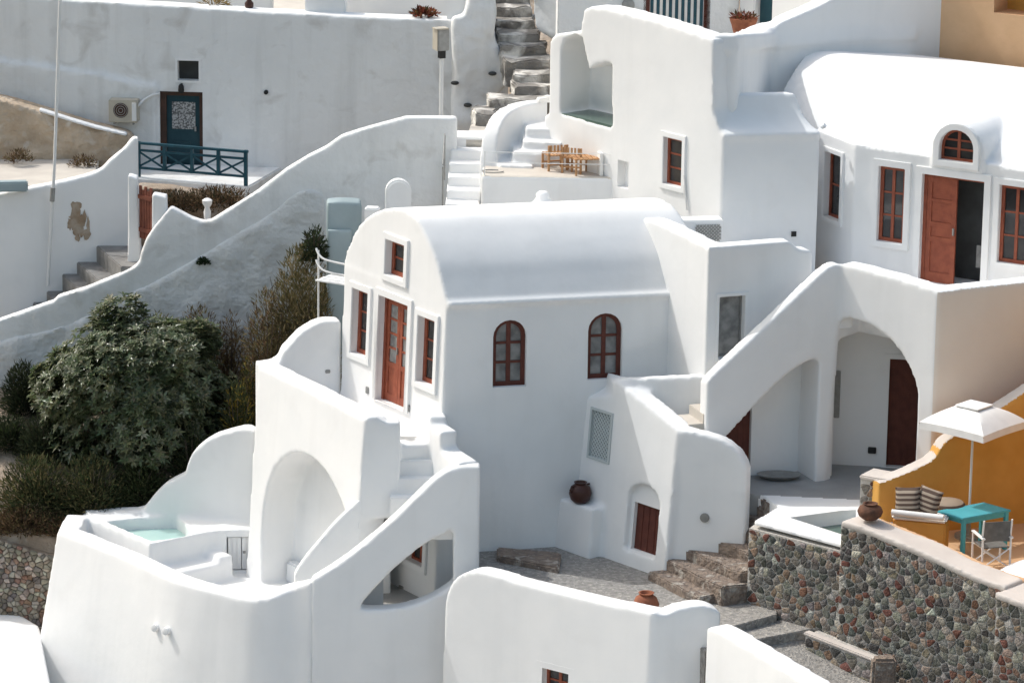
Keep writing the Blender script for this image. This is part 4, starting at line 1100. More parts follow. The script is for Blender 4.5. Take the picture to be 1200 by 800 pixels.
tag(solid('retaining_wall', bm, M['plaster'], vox=.05), 'big shaded white retaining wall rising to the ochre house at the top right', 'wall')
OB = Pl(RW.at(1100, 78), -35)
oq = quad(OB, ((1167, -40), (1240, 24)))
bm = new(); slab(bm, [OB.at(1097, -80), OB.at(1330, -60)], 5, 2.)
oh = thing('ochre_house', 'peach coloured house with a deep square window opening in the top right corner', 'house', (OB.p.x, OB.p.y, 5))
solid('wall', bm, M['ochre_pale'], oh, hard=[cutter(OB, oq, .7)], vox=.06)
b = new(); pbox(b, OB, oq[0][0], oq[1][0], oq[0][1], oq[2][1], -.69, -.6); obj('window', b, M['ochre'], oh)
# ------------------------------------------------------------------ upper alley behind the tower: wall, green gate, planter
AW = Pl(at(740, 10, 82.5), 6)
b = new(); slab(b, [AW.at(655, -60), AW.at(760, -60)], 6.5, .4); slab(b, [AW.at(826, -60), AW.at(868, -60)], 6.5, .4)
tag(obj('alley_wall', b, M['plaster_old'], bevel=.03), 'shaded wall on both sides of the green picket gate at the top', 'wall')
gt = thing('picket_gate', 'dark green picket gate between white walls at the top of the picture', 'gate', AW.at(795, 40))
s0, s1 = AW.st(764, 20)[0], AW.st(822, 20)[0]; tb0, tt1 = AW.st(795, 52)[1], AW.st(795, -25)[1]
n = 9
for k in range(n):
    x = s0+(s1-s0)*k/(n-1); b = new(); pbox(b, AW, x-.035, x+.035, tb0, tt1, -.06, -.03); obj('picket', b, M['teal_rail'], gt)
b = new()
for t in (tb0+.3, tt1-.15): pbox(b, AW, s0, s1, t, t+.08, -.1, -.06)
obj('rail', b, M['teal_rail'], gt)
for x in (s0-.12, s1+.12):
    b = new(); pbox(b, AW, x-.07, x+.07, tb0-.4, tt1+.2, -.2, 0); obj('gate_post', b, M['dark_red'], gt)
b = new(); slab(b, [AW.P(s0-.4, tt1+.3, -1.6), AW.P(s1+.4, tt1+.3, -1.6)], 6.5, .3); tag(obj('alley_back_wall', b, M['plaster_old']), 'pale wall glimpsed through the pickets of the green gate', 'wall')
s, t = AW.st(690, 5); s, t = AW.st(736, 6)
b = new(); lathe(b, V((0, 0, 0)), [(.14, 0), (.14, .05), (.06, .08)], 16); bmesh.ops.transform(b, matrix=Matrix.Translation(AW.P(s, t, 0)) @ V((AW.N)).to_track_quat('Z', 'Y').to_matrix().to_4x4(), verts=b.verts[:]); tag(obj('wall_lamp', b, M['metal_grey'], smooth=50), 'round dark bulkhead lamp on the shaded wall left of the green gate', 'lamp')
b = new(); prism(b, [pl_xy(AW.P(AW.st(672, 30)[0], 0, 2.2)), pl_xy(AW.P(4, 0, 2.2)), pl_xy(AW.P(5, 0, -2)), pl_xy(AW.P(AW.st(672, 30)[0], 0, -2))], 5.5, AW.at(790, 42).z-.25); tag(obj('alley_paving', b, M['cream']), kind='structure')
LWp = Pl(at(910, 10, 81.8), -50)
b = new(); slab(b, [LWp.at(868, -60), LWp.at(886, -60)], 6.5, .3); slab(b, [LWp.at(906, -60), LWp.at(988, -60)], 6.5, .3); tag(obj('alley_house_wall', b, M['plaster'], bevel=.03), 'sunlit white house wall behind the planter at the top right', 'wall')
b = new(); s0, s1 = LWp.st(886, 10)[0], LWp.st(906, 10)[0]; pbox(b, LWp, s0, s1, -2.2, 1.6, -.2, -.1); tag(obj('dark_door', b, M['teal'], bevel=.02), 'narrow dark blue door beside the terracotta planter at the top', 'door')
pp_ = AW.at(872, 42)+AW.N*1.5; pp_ = at(871, 41, 80.2)
jz = thing('planter', 'round terracotta planter with a dry red plant at the top right', 'planter', pp_)
b = new(); lathe(b, pp_, [(.2, 0), (.26, .22), (.29, .3), (.3, .36), (.26, .36), (.24, .3)], 20); obj('pot', b, M['terracotta'], jz, smooth=50)
def tuft(bm, c, r, n, cols, ln=.2, w=.02, up=.3, flat=1.):
    for _ in range(n):
        th = random.uniform(0, 2*pi); ph = random.uniform(0, 1)**.6*pi/2
        d = V((cos(th)*sin(ph), sin(th)*sin(ph), cos(ph)*flat)); p = V(c)+V((d.x*r[0], d.y*r[1], d.z*r[2]))*random.uniform(.3, 1)
        dd = (d+V((random.gauss(0, .5), random.gauss(0, .5), up+random.gauss(0, .4)))).normalized()*ln*random.uniform(.5, 1.3)
        sd = dd.cross(V((random.gauss(0, 1), random.gauss(0, 1), random.gauss(0, 1)))).normalized()*w*random.uniform(.6, 1.4)
        f = bm.faces.new([bm.verts.new(q) for q in (p-sd*.6, p+dd*.5-sd, p+dd, p+dd*.5+sd)]); c_ = random.choice(cols); k = random.uniform(.7, 1.25)
        set_col(bm, [f], tuple(min(1, x*k) for x in c_))
RED = [(.22, .055, .035), (.14, .05, .03), (.26, .10, .05), (.09, .07, .03)]
b = new(); tuft(b, pp_+V((0, 0, .34)), (.3, .3, .12), 160, RED, .13, .02); obj('plant', b, M['grass'], jz)
# ------------------------------------------------------------------ middle deck, stairs and seats behind the vault
bm = new()
DK = Pl(at(640, 207, 77.05), -1); ZD = DK.p.z
dsx0, dsx1 = DK.st(564, 207)[0], DK.st(721, 207)[0]
prism(bm, [pl_xy(DK.P(dsx0, 0)), pl_xy(DK.P(dsx1, 0)), pl_xy(DK.P(dsx1+.2, 0, -.2)), pl_xy(UW.at(640, 200)), pl_xy(DK.P(dsx0, 0, -2.6))], 3.8, ZD)
dk = thing('deck', 'cream floored deck with a thin white railing behind the big vaulted roof', 'deck', DK.p)
solid('wall', bm, M['plaster'], dk, split=[('floor', lambda c, n: n.z > .7, M['cream'])])
for i, px in enumerate((565, 720)):
    b = new(); s = DK.st(px, 207)[0]+(.05 if i == 0 else -.05); tube(b, [DK.P(s, -.02, -.06), DK.P(s, .5, -.06)], .014, 6); obj('rail_post', b, M['metal_white'], dk)
for h in (.26, .48):
    b = new(); tube(b, [DK.P(dsx0+.05, h, -.06), DK.P(dsx1-.05, h, -.06)], .008, 6); obj('rail_wire', b, M['metal_white'], dk)
b = new(); 
for k in range(24): pass
pts = [DK.P(DK.st(577, 200)[0]+.22*cos(2*pi*k/18), .02, -.35+.14*sin(2*pi*k/18)) for k in range(16)]
tube(b, pts, .012, 6); tag(obj('hose_loop', b, M['metal_grey']), 'thin dark hose loop lying on the left end of the cream deck', 'hose')
# white stair going up between the deck and the long parapet
ws = thing('white_stair', 'narrow white stair with a post handrail left of the cream deck', 'stair', at(540, 240, 77.6))
for k in range(6):
    y_ = 239-15.6*k; Y_ = 77.5+.42*k
    p0, p1 = at(522+1.5*k, y_, Y_), at(561+2*k, y_, Y_)
    b = new(); prism(b, [(p0.x, p0.y), (p1.x, p0.y), (p1.x, p0.y+.75), (p0.x, p0.y+.75)], p0.z-.5, p0.z); 
    o = obj('step', b, M['plaster'], ws, bevel=.02)
b = new(); pA = [at(519, 245, 77.4), at(519, 200, 78.4), at(522, 168, 79.3)]; 
for i, p in enumerate((at(519, 215, 77.5), at(521, 178, 78.9))):
    b = new(); tube(b, [p-V((0, 0, .6)), p+V((0, 0, .35))], .02, 8); obj('rail_post', b, M['metal_grey'], ws, smooth=60)
b = new(); tube(b, [at(519, 193, 77.5), at(521, 157, 78.9)], .016, 8); obj('handrail', b, M['metal_grey'], ws, smooth=60)
b = new(); p = at(565, 198, 78.4); tube(b, [p, p+V((0, 0, .55))], .022, 8); obj('rail_post', b, M['metal_grey'], ws, smooth=60)
# curved parapet with steps up to the niche pool
bm = new()
cpx = [(581, 195, 78.0, 192), (583, 165, 78.2, 192), (587, 148, 78.4, 192), (595, 134, 78.7, 192), (607, 126, 79.0, 192), (622, 121, 79.3, 192), (642, 119, 79.6, 192)]
cpp = [at(x, y, Y) for x, y, Y, _ in cpx]
slab(bm, spline(cpp, 4), 5.2, .34)
pr = [(596, 193, 77.9, 5), (612, 178, 78.1, 0), (624, 166, 78.3, 0), (627, 150, 78.6, 0)]
for (x, y, Y, _), wd in zip(pr, (.5, .55, .6, .75)):
    p = at(x, y, Y); prism(bm, [(p.x-.2, p.y), (p.x+wd, p.y-.1), (p.x+wd, p.y+1.2), (p.x-.2, p.y+1.0)], 5.2, p.z)
cs = solid('pool_stair', bm, M['plaster']); tag(cs, 'small white stair with a curving parapet beside the niche pool', 'stair')
b = new(); p = at(638, 117, 79.4); box(b, p, .3, .2, .1, 20); box(b, p+V((.08, 0, .05)), .16, .16, .08, 50); tag(obj('towel_pile', b, M['canvas'], bevel=.02), 'small white pile lying on the wall beside the niche pool', 'towels')
# low wooden seats
def seat(c, az, w=.44, h=.42, back=.32, label=''):
    r = thing('slatted_chair', label, 'chair', c, 'wooden seats on the cream deck')
    pl_ = Pl(V(c), az)
    for sx in (-w/2+.02, w/2-.02):
        for o_ in (-.18, .18):
            b = new(); pbox(b, pl_, sx-.02, sx+.02, 0, h if o_ > 0 else h+back, o_-.02, o_+.02); obj('leg', b, M['wood'], r)
    b = new()
    for k in range(6): x = -w/2+.04+(w-.08)*k/5; pbox(b, pl_, x-.025, x+.025, h-.03, h, -.2, .21)
    obj('seat', b, M['wood'], r)
    if back:
        b = new()
        for k in range(5): x = -w/2+.07+(w-.14)*k/4; pbox(b, pl_, x-.02, x+.02, h+.06, h+back, -.195, -.17)
        obj('backrest', b, M['wood'], r)
    for o_ in (-.19, .16): b = new(); pbox(b, pl_, -w/2+.045, w/2-.045, .12, .15, o_, o_+.03); obj('stretcher', b, M['wood'], r)
    return r
seat(V((at(650, 200, 77.75).x, 77.8, ZD)), 200, label='left wooden slatted chair on the cream deck seen from behind', back=.2, h=.34)
seat(V((at(673, 200, 77.55).x, 77.55, ZD)), 160, label='middle wooden slatted chair close to the deck railing', back=.2, h=.34)
ct = thing('low_table', 'low wooden slatted table standing right of the deck chairs', 'table', V((at(686, 203, 77.35).x, 77.4, ZD)))
T_ = Pl(ct.location.copy(), 12)
b = new()
for k in range(6): pbox(b, T_, -.28+.1*k, -.2+.1*k, .33, .36, -.25, .25)
obj('table_top', b, M['wood'], ct)
for sx in (-.24, .26):
    for o_ in (-.2, .2): b = new(); pbox(b, T_, sx-.02, sx+.02, 0, .33, o_-.02, o_+.02); obj('leg', b, M['wood'], ct)
b = new(); box(b, V((at(702, 200, 77.4).x, 77.35, ZD+.24)), .07, .4, .48, 14); tag(obj('folded_board', b, M['canvas'], bevel=.01), 'pale folded board standing beside the low wooden table', 'board')
# old stone stair and boulders
os_ = thing('old_stone_stair', 'worn grey stone stair climbing at the top between rough walls', 'stair', at(600, 120, 82))
for k in range(10):
    y_ = 133-15.5*k; Y_ = 81.0+.62*k
    xl_ = [556, 574, 604, 604, 592, 586, 583, 582, 582, 582][k]; xr2 = [582, 645, 645, 645, 645, 640, 632, 626, 622, 620][k]
    p0, p1 = at(xl_, y_, Y_), at(xr2, y_-1, Y_)
    b = new(); prism(b, [(p0.x, p0.y), ((p0.x+p1.x)/2, p0.y-.06), (p1.x, p1.y+.05), (p1.x, p1.y+.9), (p0.x-.1, p0.y+.9)], p0.z-.6, p0.z)
    bmesh.ops.subdivide_edges(b, edges=b.edges[:], cuts=2, use_grid_fill=True)
    for v_ in b.verts: v_.co += V((noise.noise(v_.co*3), noise.noise(v_.co*3+V((5, 0, 0))), noise.noise(v_.co*2.5+V((0, 5, 0)))*.6))*.09
    obj('step', b, M['old_step'], os_, bevel=.03)
b = new(); pA = [at(*p) for p in ((545, 172, 79.6), (588, 172, 79.6), (583, 143, 81.2), (552, 146, 81.2))]; prism(b, [pl_xy(p) for p in pA], 5, at(570, 150, 80.8).z); tag(obj('landing', b, M['cream'], bevel=.02), kind='structure')
def rocky(name, pl, px, depth, m, label, cat, amp=.12, vox=.07):
    bm = new(); pxpoly(bm, pl, px, -depth, 0); o = solid(name, bm, m, vox=vox, it=6)
    for v_ in o.data.vertices:
        v_.co += V((noise.noise(v_.co*1.3), noise.noise(v_.co*1.3+V((7, 0, 0))), noise.noise(v_.co*1.3+V((0, 9, 0)))))*amp + V((0, noise.noise(v_.co*4)*amp*.35, 0))
    return tag(o, label, cat)
RK = Pl(at(560, 90, 84.2), 3)
rocky('rough_wall', RK, [(530, 170), (532, 24), (546, 18), (548, -40), (582, -40), (582, 45), (588, 62), (597, 72), (612, 80), (607, 92), (592, 104), (582, 120), (572, 138), (560, 150), (552, 170)], 1.6, M['plaster_rough2'] if 'plaster_rough2' in M else M['plaster_old'], 'lumpy whitewashed rock wall beside the old stone stair', 'rock wall')
for px, where in (((577, 86), 'beside the old stone stair'), ((548, 123), 'low down above the long parapet'), ((533, 97), 'close to the grey lamp post')):
    b = new(); p = RK.at(*px)+RK.N*.04; bmesh.ops.create_uvsphere(b, u_segments=10, v_segments=6, radius=.07, matrix=Matrix.Translation(p) @ Matrix.Diagonal((1.4, .6, .7, 1))); tag(obj('drain_hole', b, M['interior'], smooth=180), 'small dark drain hole in the rock wall '+where, 'hole', 'drain holes in the rock wall')
BK = Pl(at(645, 20, 84.5), -30)
rocky('boulder', BK, [(619, -40), (664, -40), (663, 30), (660, 48), (652, 50), (640, 40), (630, 38), (622, 20)], 1.2, M['plaster_old'], 'pale sunlit whitewashed boulder right of the old stone stair', 'boulder', .16)
# ------------------------------------------------------------------ long upper left wall with the dark teal door
LW = Pl(at(210, 205, 85), -4)
bm = new()
ltop = [(-80, -12), (0, -6), (92, 1), (200, 7), (300, 13.5), (450, 21), (520, 23.5), (550, 25)]
slab(bm, [LW.at(*p) for p in ltop], 2.2, .6)
L2 = LW.off(.10)
lw2 = [L2.at(*p) for p in ((-80, 66), (0, 72), (50, 78), (90, 84), (120, 88), (150, 96), (182, 101))]
slab(bm, lw2, 2.2, .3)
dqq = quad(LW, ((187, 107), (238, 206))); vq = quad(LW, ((208, 71), (233, 95)))
lwall = thing('long_wall', 'long weathered white wall with a dark teal door at the upper left', 'wall', (LW.p.x, LW.p.y, 2.2))
solid('wall', bm, M['plaster_old'], lwall, hard=[cutter(LW, dqq, .25), cutter(LW, vq, .3)], vox=.05, it=5)
b = new(); s0, s1, t0, t1 = dqq[0][0], dqq[1][0], dqq[0][1], dqq[2][1]
for x0, x1 in ((s0, s0+.14), (s1-.08, s1)): pbox(b, LW, x0, x1, t0, t1, -.2, -.06)
pbox(b, LW, s0+.14, s1-.08, t1-.1, t1, -.2, -.06); obj('door_frame', b, M['brown_wood'], lwall)
b = new(); pbox(b, LW, s0+.13, s1-.07, t0, t1-.09, -.2, -.13); dl = obj('door_leaf', b, M['teal'], lwall)
gx0, gt1 = LW.st(200.5, 120.5); gx1, gt0 = LW.st(228, 153)
M['net'] = mat('patterned_curtain', (.42, .42, .42), (.12, .12, .12), 26., .7, lo=.45, hi=.55, detail=2.)
b = new(); pbox(b, LW, gx0, gx1, gt0, gt1, -.135, -.12); obj('net_curtain', b, M['net'], dl)
b = new(); pbox(b, LW, s0+.3, s1-.3, t0+.15, t0+.75, -.135, -.115); obj('door_panel', b, M['teal'], dl)
b = new(); pbox(b, LW, s1-.2, s1-.16, t0+1., t0+1.1, -.135, -.08); obj('handle', b, M['metal_grey'], dl)
b = new(); pbox(b, LW, vq[0][0], vq[1][0], vq[0][1], vq[2][1], -.29, -.22); obj('window', b, M['interior'], lwall)
b = new(); ring(b, LW, inset(vq, -.05), vq, -.02, .015); obj('window_frame', b, M['plaster'], lwall)
b = new(); s, t = LW.st(213, 102); lathe(b, LW.P(s, t-.12, .09), [(.05, 0), (.07, .05), (.06, .16), (.03, .2)], 12); pbox(b, LW, s-.02, s+.02, t+.02, t+.08, -.01, .1); tag(obj('wall_lamp', b, M['black'], smooth=50), 'small dark lantern fixed above the dark teal door', 'lamp')
# air conditioner
AC = LW.off(.1); s0, t1 = AC.st(130, 114); s1, t0 = AC.st(164, 141)
ac = thing('air_conditioner', 'beige outdoor air conditioner unit mounted on the wall beside the teal door', 'air conditioner', AC.P((s0+s1)/2, t0))
b = new(); pbox(b, AC, s0, s1, t0, t1, 0, .32); obj('casing', b, M['beige_box'], ac, bevel=.015)
AF = AC.off(.32); cx, cy_ = AF.st(141.5, 129.5); rr = .17
b = new(); ppoly(b, AF, [(cx+rr*cos(2*pi*k/24), cy_+rr*sin(2*pi*k/24)) for k in range(24)], -.01, .012); obj('fan_opening', b, M['dark_pot'], ac)
b = new()
for r_ in (.05, .1, .15): ring(b, AF, [(cx+(r_+.006)*cos(2*pi*k/20), cy_+(r_+.006)*sin(2*pi*k/20)) for k in range(20)], [(cx+(r_-.006)*cos(2*pi*k/20), cy_+(r_-.006)*sin(2*pi*k/20)) for k in range(20)], .014, .024)
obj('fan_grille', b, M['metal_grey'], ac)
b = new(); pbox(b, AF, s1-.12, s1-.02, t0+.05, t1-.05, 0, .05); obj('valve_cover', b, M['metal_white'], ac)
for x in (s0+.1, s1-.12): b = new(); pbox(b, AC, x, x+.04, t0-.05, t0-.003, -.12, .3); obj('bracket', b, M['metal_grey'], ac)
b = new(); tube(b, [AC.P(s1-.02, t1-.15, .18), AC.P(s1+.12, t1-.02, .05), AC.P(s1+.3, t1+.08, 0), AC.P(s1+.45, t1+.1, -.04)], .03, 8); obj('pipe', b, M['metal_white'], ac, smooth=60)
# landing and teal railing in front of the door
RLp = Pl(at(161, 168, 83.6), -18)
zl_ = RLp.at(288, 222).z
b = new(); prism(b, [pl_xy(RLp.P(RLp.st(160, 200)[0], 0, .1)), pl_xy(RLp.P(RLp.st(292, 200)[0], 0, .1)), pl_xy(LW.at(330, 200)), pl_xy(LW.at(150, 200))], 2.4, zl_+.08); tag(obj('door_landing', b, M['plaster_old'], bevel=.03), kind='structure')
rl = thing('railing', 'dark teal wooden railing with crossed braces in front of the teal door', 'railing', RLp.P(RLp.st(225, 200)[0], 0))
sx = [RLp.st(x, 190)[0] for x in (162.5, 193, 225, 256, 288)]
ttop, tbot = RLp.st(225, 174)[1], RLp.st(225, 203)[1]; tground = zl_-RLp.p.z+.06
for i, s in enumerate(sx):
    b = new(); pbox(b, RLp, s-.035, s+.035, tground if i in (0, 4) else tbot, ttop+(.06 if i in (0, 4) else 0), -.035, .035); obj('post', b, M['teal_rail'], rl)
b = new(); pbox(b, RLp, sx[0]-.05, sx[4]+.05, ttop, ttop+.05, -.045, .045); obj('handrail', b, M['teal_rail'], rl)
for t in (tbot, ttop-.16): b = new(); pbox(b, RLp, sx[0], sx[4], t, t+.05, -.025, .025); obj('rail', b, M['teal_rail'], rl)
for i in range(4):
    for sg in (0, 1):
        b = new(); a, c = (sx[i], tbot+.05), (sx[i+1], ttop-.16)
        if sg: a, c = (sx[i], ttop-.16), (sx[i+1], tbot+.05)
        strip(b, RLp, a, c, .045, -.012+.014*sg, .0+.014*sg); obj('brace', b, M['teal_rail'], rl)
# ------------------------------------------------------------------ long stair parapet
WA = Pl(at(535, 137, 79.3), 2)
atop = [(-60, 396), (0, 375), (40, 361), (64, 353), (67, 348), (100, 338), (140, 322), (158, 313), (163, 307), (165, 297), (171, 281), (181, 266), (194, 250), (200, 243), (206, 246), (225, 256), (238, 260), (247, 259), (260, 251), (275, 242), (300, 226), (337, 198), (362, 183), (382, 173), (400, 160), (425, 152), (450, 145), (476, 138), (536, 138)]
bm = new(); slab(bm, [WA.at(*p) for p in atop], -1.5, .3)
pa = thing('stair_parapet', 'long white parapet climbing from the lower left edge to the deck stairs', 'wall', (WA.p.x-5, WA.p.y, 0))
solid('wall', bm, M['plaster_old'], pa, vox=.045)
W3 = WA.off(.05)
bm = new(); slab(bm, spline([W3.at(*p) for p in ((-60, 415), (30, 392), (60, 387), (110, 366), (150, 345), (200, 320), (250, 291), (275, 274), (300, 262), (325, 244), (345, 228), (365, 222), (380, 228))], 3), -1.5, .2)
o = solid('bare_base', bm, M['plaster_rough'], pa, vox=.06, it=4)
for v_ in o.data.vertices: v_.co.y += noise.noise(v_.co*2.2)*.06
# gate piers and gate
gp0 = WA.at(172, 262)
GP = Pl(gp0+V((-.05, .5, 0)), -46)
gt = thing('garden_gate', 'narrow red brown slatted gate between two white piers beside the grey stair', 'gate', GP.P(0, 0))
s0, s1 = GP.st(163, 245)[0], GP.st(178, 252)[0]; t0, t1 = GP.st(170, 283)[1], GP.st(170, 218)[1]
for k in range(5):
    x = s0+.04+(s1-s0-.08)*k/4; b = new(); pbox(b, GP, x-.035, x+.035, t0+.05, t1-(.1 if k % 2 else .02), -.03, 0); obj('slat', b, M['gate_red'], gt)
b = new()
for t in (t0+.2, t1-.3): pbox(b, GP, s0, s1, t, t+.09, .0, .03)
obj('rail', b, M['gate_red'], gt)
b = new()
a, c = GP.P(s0-.02, 0), GP.P(s0-.3, 0)
def pier(px_t, px_b, w_, Y, label, zb=1.5):
    p = at(*px_t, Y); b = new()
    hexa(b, [V((p.x-w_/2-.05, p.y-.2, zb)), V((p.x+w_/2+.12, p.y-.2, zb)), V((p.x+w_/2+.12, p.y+.25, zb)), V((p.x-w_/2-.05, p.y+.25, zb))], [V((p.x-w_/2, p.y-.12, p.z)), V((p.x+w_/2, p.y-.12, p.z-.08)), V((p.x+w_/2, p.y+.18, p.z-.05)), V((p.x-w_/2, p.y+.18, p.z))])
    return tag(solid('gate_pier', b, M['plaster'], vox=.03), label, 'pier', 'white gate piers')
pier((156, 204), 0, .2, GP.P(s0, 0).y+.1, 'slim white gate pier left of the red brown gate')
pier((187, 226), 0, .3, GP.P(s1, 0).y-.05, 'stout white gate pier right of the red brown gate')
# grey stair behind the parapet
WB = Pl(at(100, 205, 81.1), 7)
gs = thing('grey_stair', 'grey cement stair rising to the red brown gate at the left', 'stair', WB.at(90, 310))
sp = [(20, 368), (38, 354), (54, 341), (72, 321), (89, 307), (112, 288)]
for i, p in enumerate(sp):
    q_ = WB.at(*p); nx = WB.at(*sp[i+1]).x+.3 if i < 5 else WB.at(166, 280).x+.9
    zq = q_.z; yf = WA.p.y-.08; xf = at([30, 48, 68, 97, 118, 142][i], 330, yf).x
    b = new(); prism(b, [(xf, yf), (nx+.5, yf), (nx, q_.y+.05), (q_.x, q_.y+.05)], zq-.9, zq); obj('step', b, M['stair_grey'], gs, bevel=.02)
bm = new(); wbt = [(-60, 240), (0, 227), (62, 215), (100, 206), (118, 199), (128, 189), (146, 174), (155, 163), (162, 161)]
slab(bm, spline([WB.at(*p) for p in wbt], 3), 0, .3)
tag(solid('stair_side_wall', bm, M['plaster'], vox=.05), 'white side wall with a brown peeled patch above the grey stair', 'wall')
# peeled patch: a thin ragged layer of exposed render
b = new(); s_, t_ = WB.st(91, 260); n = 40
for q in range(26):
    cx_, cz_ = s_+random.gauss(0, .13), t_+random.gauss(.02, .14); w_, h_ = random.uniform(.03, .1), random.uniform(.06, .2); pts = []
    for k in range(12):
        a = 2*pi*k/12; r = random.uniform(.65, 1.2); pts.append((cx_+w_*r*cos(a), cz_+h_*r*sin(a)))
    ppoly(b, WB, pts, -.02, .004+.0008*q)
tag(obj('peeled_patch', b, M['stain']), 'ragged brown patch of bare render on the stair side wall', 'patch')
# flat roof and earth bank behind
zr = WB.at(62, 215).z-.12
b = new(); prism(b, [(-14, 81.3), (-9.1, 81.3), (-9.3, 84.2), (-14, 84.2)], 2, zr); tag(obj('flat_roof', b, M['cream'], bevel=.03), 'flat cream roof behind the white stair side wall at the left edge', 'roof')
b = new(); p = onz(8, 218, zr+.1); box(b, p, .9, .25, .22, 8); tag(obj('cover_sheet', b, M['bluegrey'], bevel=.03), 'grey teal cover lying at the edge of the flat cream roof', 'cover')
EB = Pl(at(70, 190, 84.1), 2)
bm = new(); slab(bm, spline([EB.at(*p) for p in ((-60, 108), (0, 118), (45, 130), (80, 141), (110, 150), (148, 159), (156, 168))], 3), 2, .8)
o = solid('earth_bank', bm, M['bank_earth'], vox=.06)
for v_ in o.data.vertices: v_.co += V((0, -1, .2))*(noise.noise(v_.co*2.5)*.10+noise.noise(v_.co*7)*.04)
tag(o, 'brown earth bank with loose stones below the long weathered wall', 'bank')
b = new(); slab(b, [EB.off(.05).at(*p) for p in ((78, 139), (110, 149), (148, 157))], EB.at(148, 168).z, .7)
for v_ in b.verts: pass
bm.free() if False else None
b.free(); b = new(); P_ = [EB.off(.04).at(*p) for p in ((45, 128), (80, 139), (110, 148), (149, 157))]
for a, c in zip(P_, P_[1:]): hexa(b, [a-V((0, 0, .07)), c-V((0, 0, .07)), c+V((0, .28, -.07)), a+V((0, .28, -.07))], [a, c, c+V((0, .28, .0)), a+V((0, .28, .0))])
tag(solid('bank_coping', b, M['plaster'], vox=.04), 'white plaster coping on top of the brown earth bank', 'coping')
# lamp post and flag pole
p = at(517, 140, 81.2)
lp_ = thing('lamp_post', 'grey post with a boxy lantern standing behind the long white parapet', 'lamp post', p-V((0, 0, 1.2)))
b = new(); pt2 = at(517, 62, 81.2); tube(b, [p-V((0, 0, 1.2)), V((p.x, p.y, pt2.z))], .045, 10); obj('pole', b, M['metal_white'], lp_, smooth=60)
b = new(); z0, z1_ = at(517, 59, 81.2).z, at(517, 34, 81.2).z; box(b, V((p.x, p.y, (z0+z1_)/2)), .26, .22, z1_-z0, 25); obj('lantern_box', b, M['metal_grey'], lp_, bevel=.015)
b = new(); box(b, V((p.x-.03, p.y-.02, z1_+.015)), .3, .26, .03, 25); box(b, V((p.x-.14, p.y-.01, (z0+z1_)/2)), .02, .26, z1_-z0, 25); obj('lantern_cap', b, M['beige_box'], lp_, bevel=.006)
b = new(); box(b, V((p.x, p.y, z0-.09)), .13, .13, .16, 25); obj('lantern_neck', b, M['black'], lp_)
b = new(); pA = WB.at(57, 333)+V((0, -.15, 0)); pB = at(64, 190, pA.y+.05); pC = at(71, -20, pA.y+.1); tube(b, [pA, pB, pC], .035, 10)
fp = tag(obj('flag_pole', b, M['metal_white'], smooth=60), 'tall thin white pole standing beside the grey stair', 'pole')
b = new(); tube(b, [at(61, 236, pA.y-.0), at(62, 220, pA.y)], .055, 10); obj('pole_collar', b, M['metal_grey'], fp, smooth=60)
# terrace above the long wall
zt_ = LW.at(300, 13).z
b = new(); prism(b, [pl_xy(LW.P(-9, 0, -.3)), pl_xy(LW.P(7, 0, -.3)), pl_xy(LW.P(7, 0, -6)), pl_xy(LW.P(-9, 0, -6))], 4, zt_-.55); tag(obj('terrace_paving', b, M['cream']), kind='structure')
TW = LW.off(-2.5)
b = new(); slab(b, [TW.at(400, -60), TW.at(560, -60)], 4, .4); slab(b, [TW.at(-60, -60), TW.at(318, -60)], 4, .4); tag(obj('terrace_back_wall', b, M['plaster'], bevel=.03), 'white wall at the back of the terrace above the long weathered wall', 'wall')
b = new(); pbox(b, LW, LW.st(355, 5)[0], LW.st(402, 5)[0], 3.2, LW.st(380, -14)[1], -.9, -.35); tag(obj('low_block', b, M['plaster'], bevel=.03), 'low white block on top of the long weathered wall', 'block')
b = new(); pbox(b, LW, LW.st(523, 5)[0], LW.st(548, 5)[0], 3., LW.st(530, -22)[1], -.6, -.1); tag(obj('corner_pillar', b, M['plaster'], bevel=.04), 'white corner pillar at the right end of the long weathered wall', 'pillar')
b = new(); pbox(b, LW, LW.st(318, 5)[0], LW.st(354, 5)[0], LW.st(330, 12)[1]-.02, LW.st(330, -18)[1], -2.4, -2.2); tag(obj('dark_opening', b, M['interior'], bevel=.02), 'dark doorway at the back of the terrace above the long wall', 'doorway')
def topz(px, dy=0): return LW.at(px, 0)
b = new(); c = at(497, 18.5, 84.9); tuft(b, c, (.3, .2, .14), 260, RED, .12, .03); tag(obj('succulent_plant', b, M['grass']), 'red brown succulent growing on top of the long weathered wall', 'plant')
b = new(); c = at(252, 8, 85.6); tuft(b, c, (.3, .2, .25), 120, [(.36, .25, .10), (.28, .2, .09)], .2, .015); tag(obj('dry_plant', b, M['grass']), 'dry straw coloured tuft behind the top of the long wall', 'plant')
b = new(); c = at(292, 11, 85.3); lathe(b, c, [(.06, 0), (.1, .06), (.1, .14), (.05, .2), (.06, .26)], 14); tag(obj('jug', b, M['dark_pot'], smooth=60), 'small dark jug standing on top of the long weathered wall', 'jug')
b = new(); c = at(243, 256, 80.2); lathe(b, c, [(.07, 0), (.08, .15), (.05, .24), (.1, .32), (.11, .4), (.05, .44)], 14); tag(obj('garden_urn', b, M['canvas'], smooth=60), 'small pale urn standing behind the dip of the long parapet', 'urn')
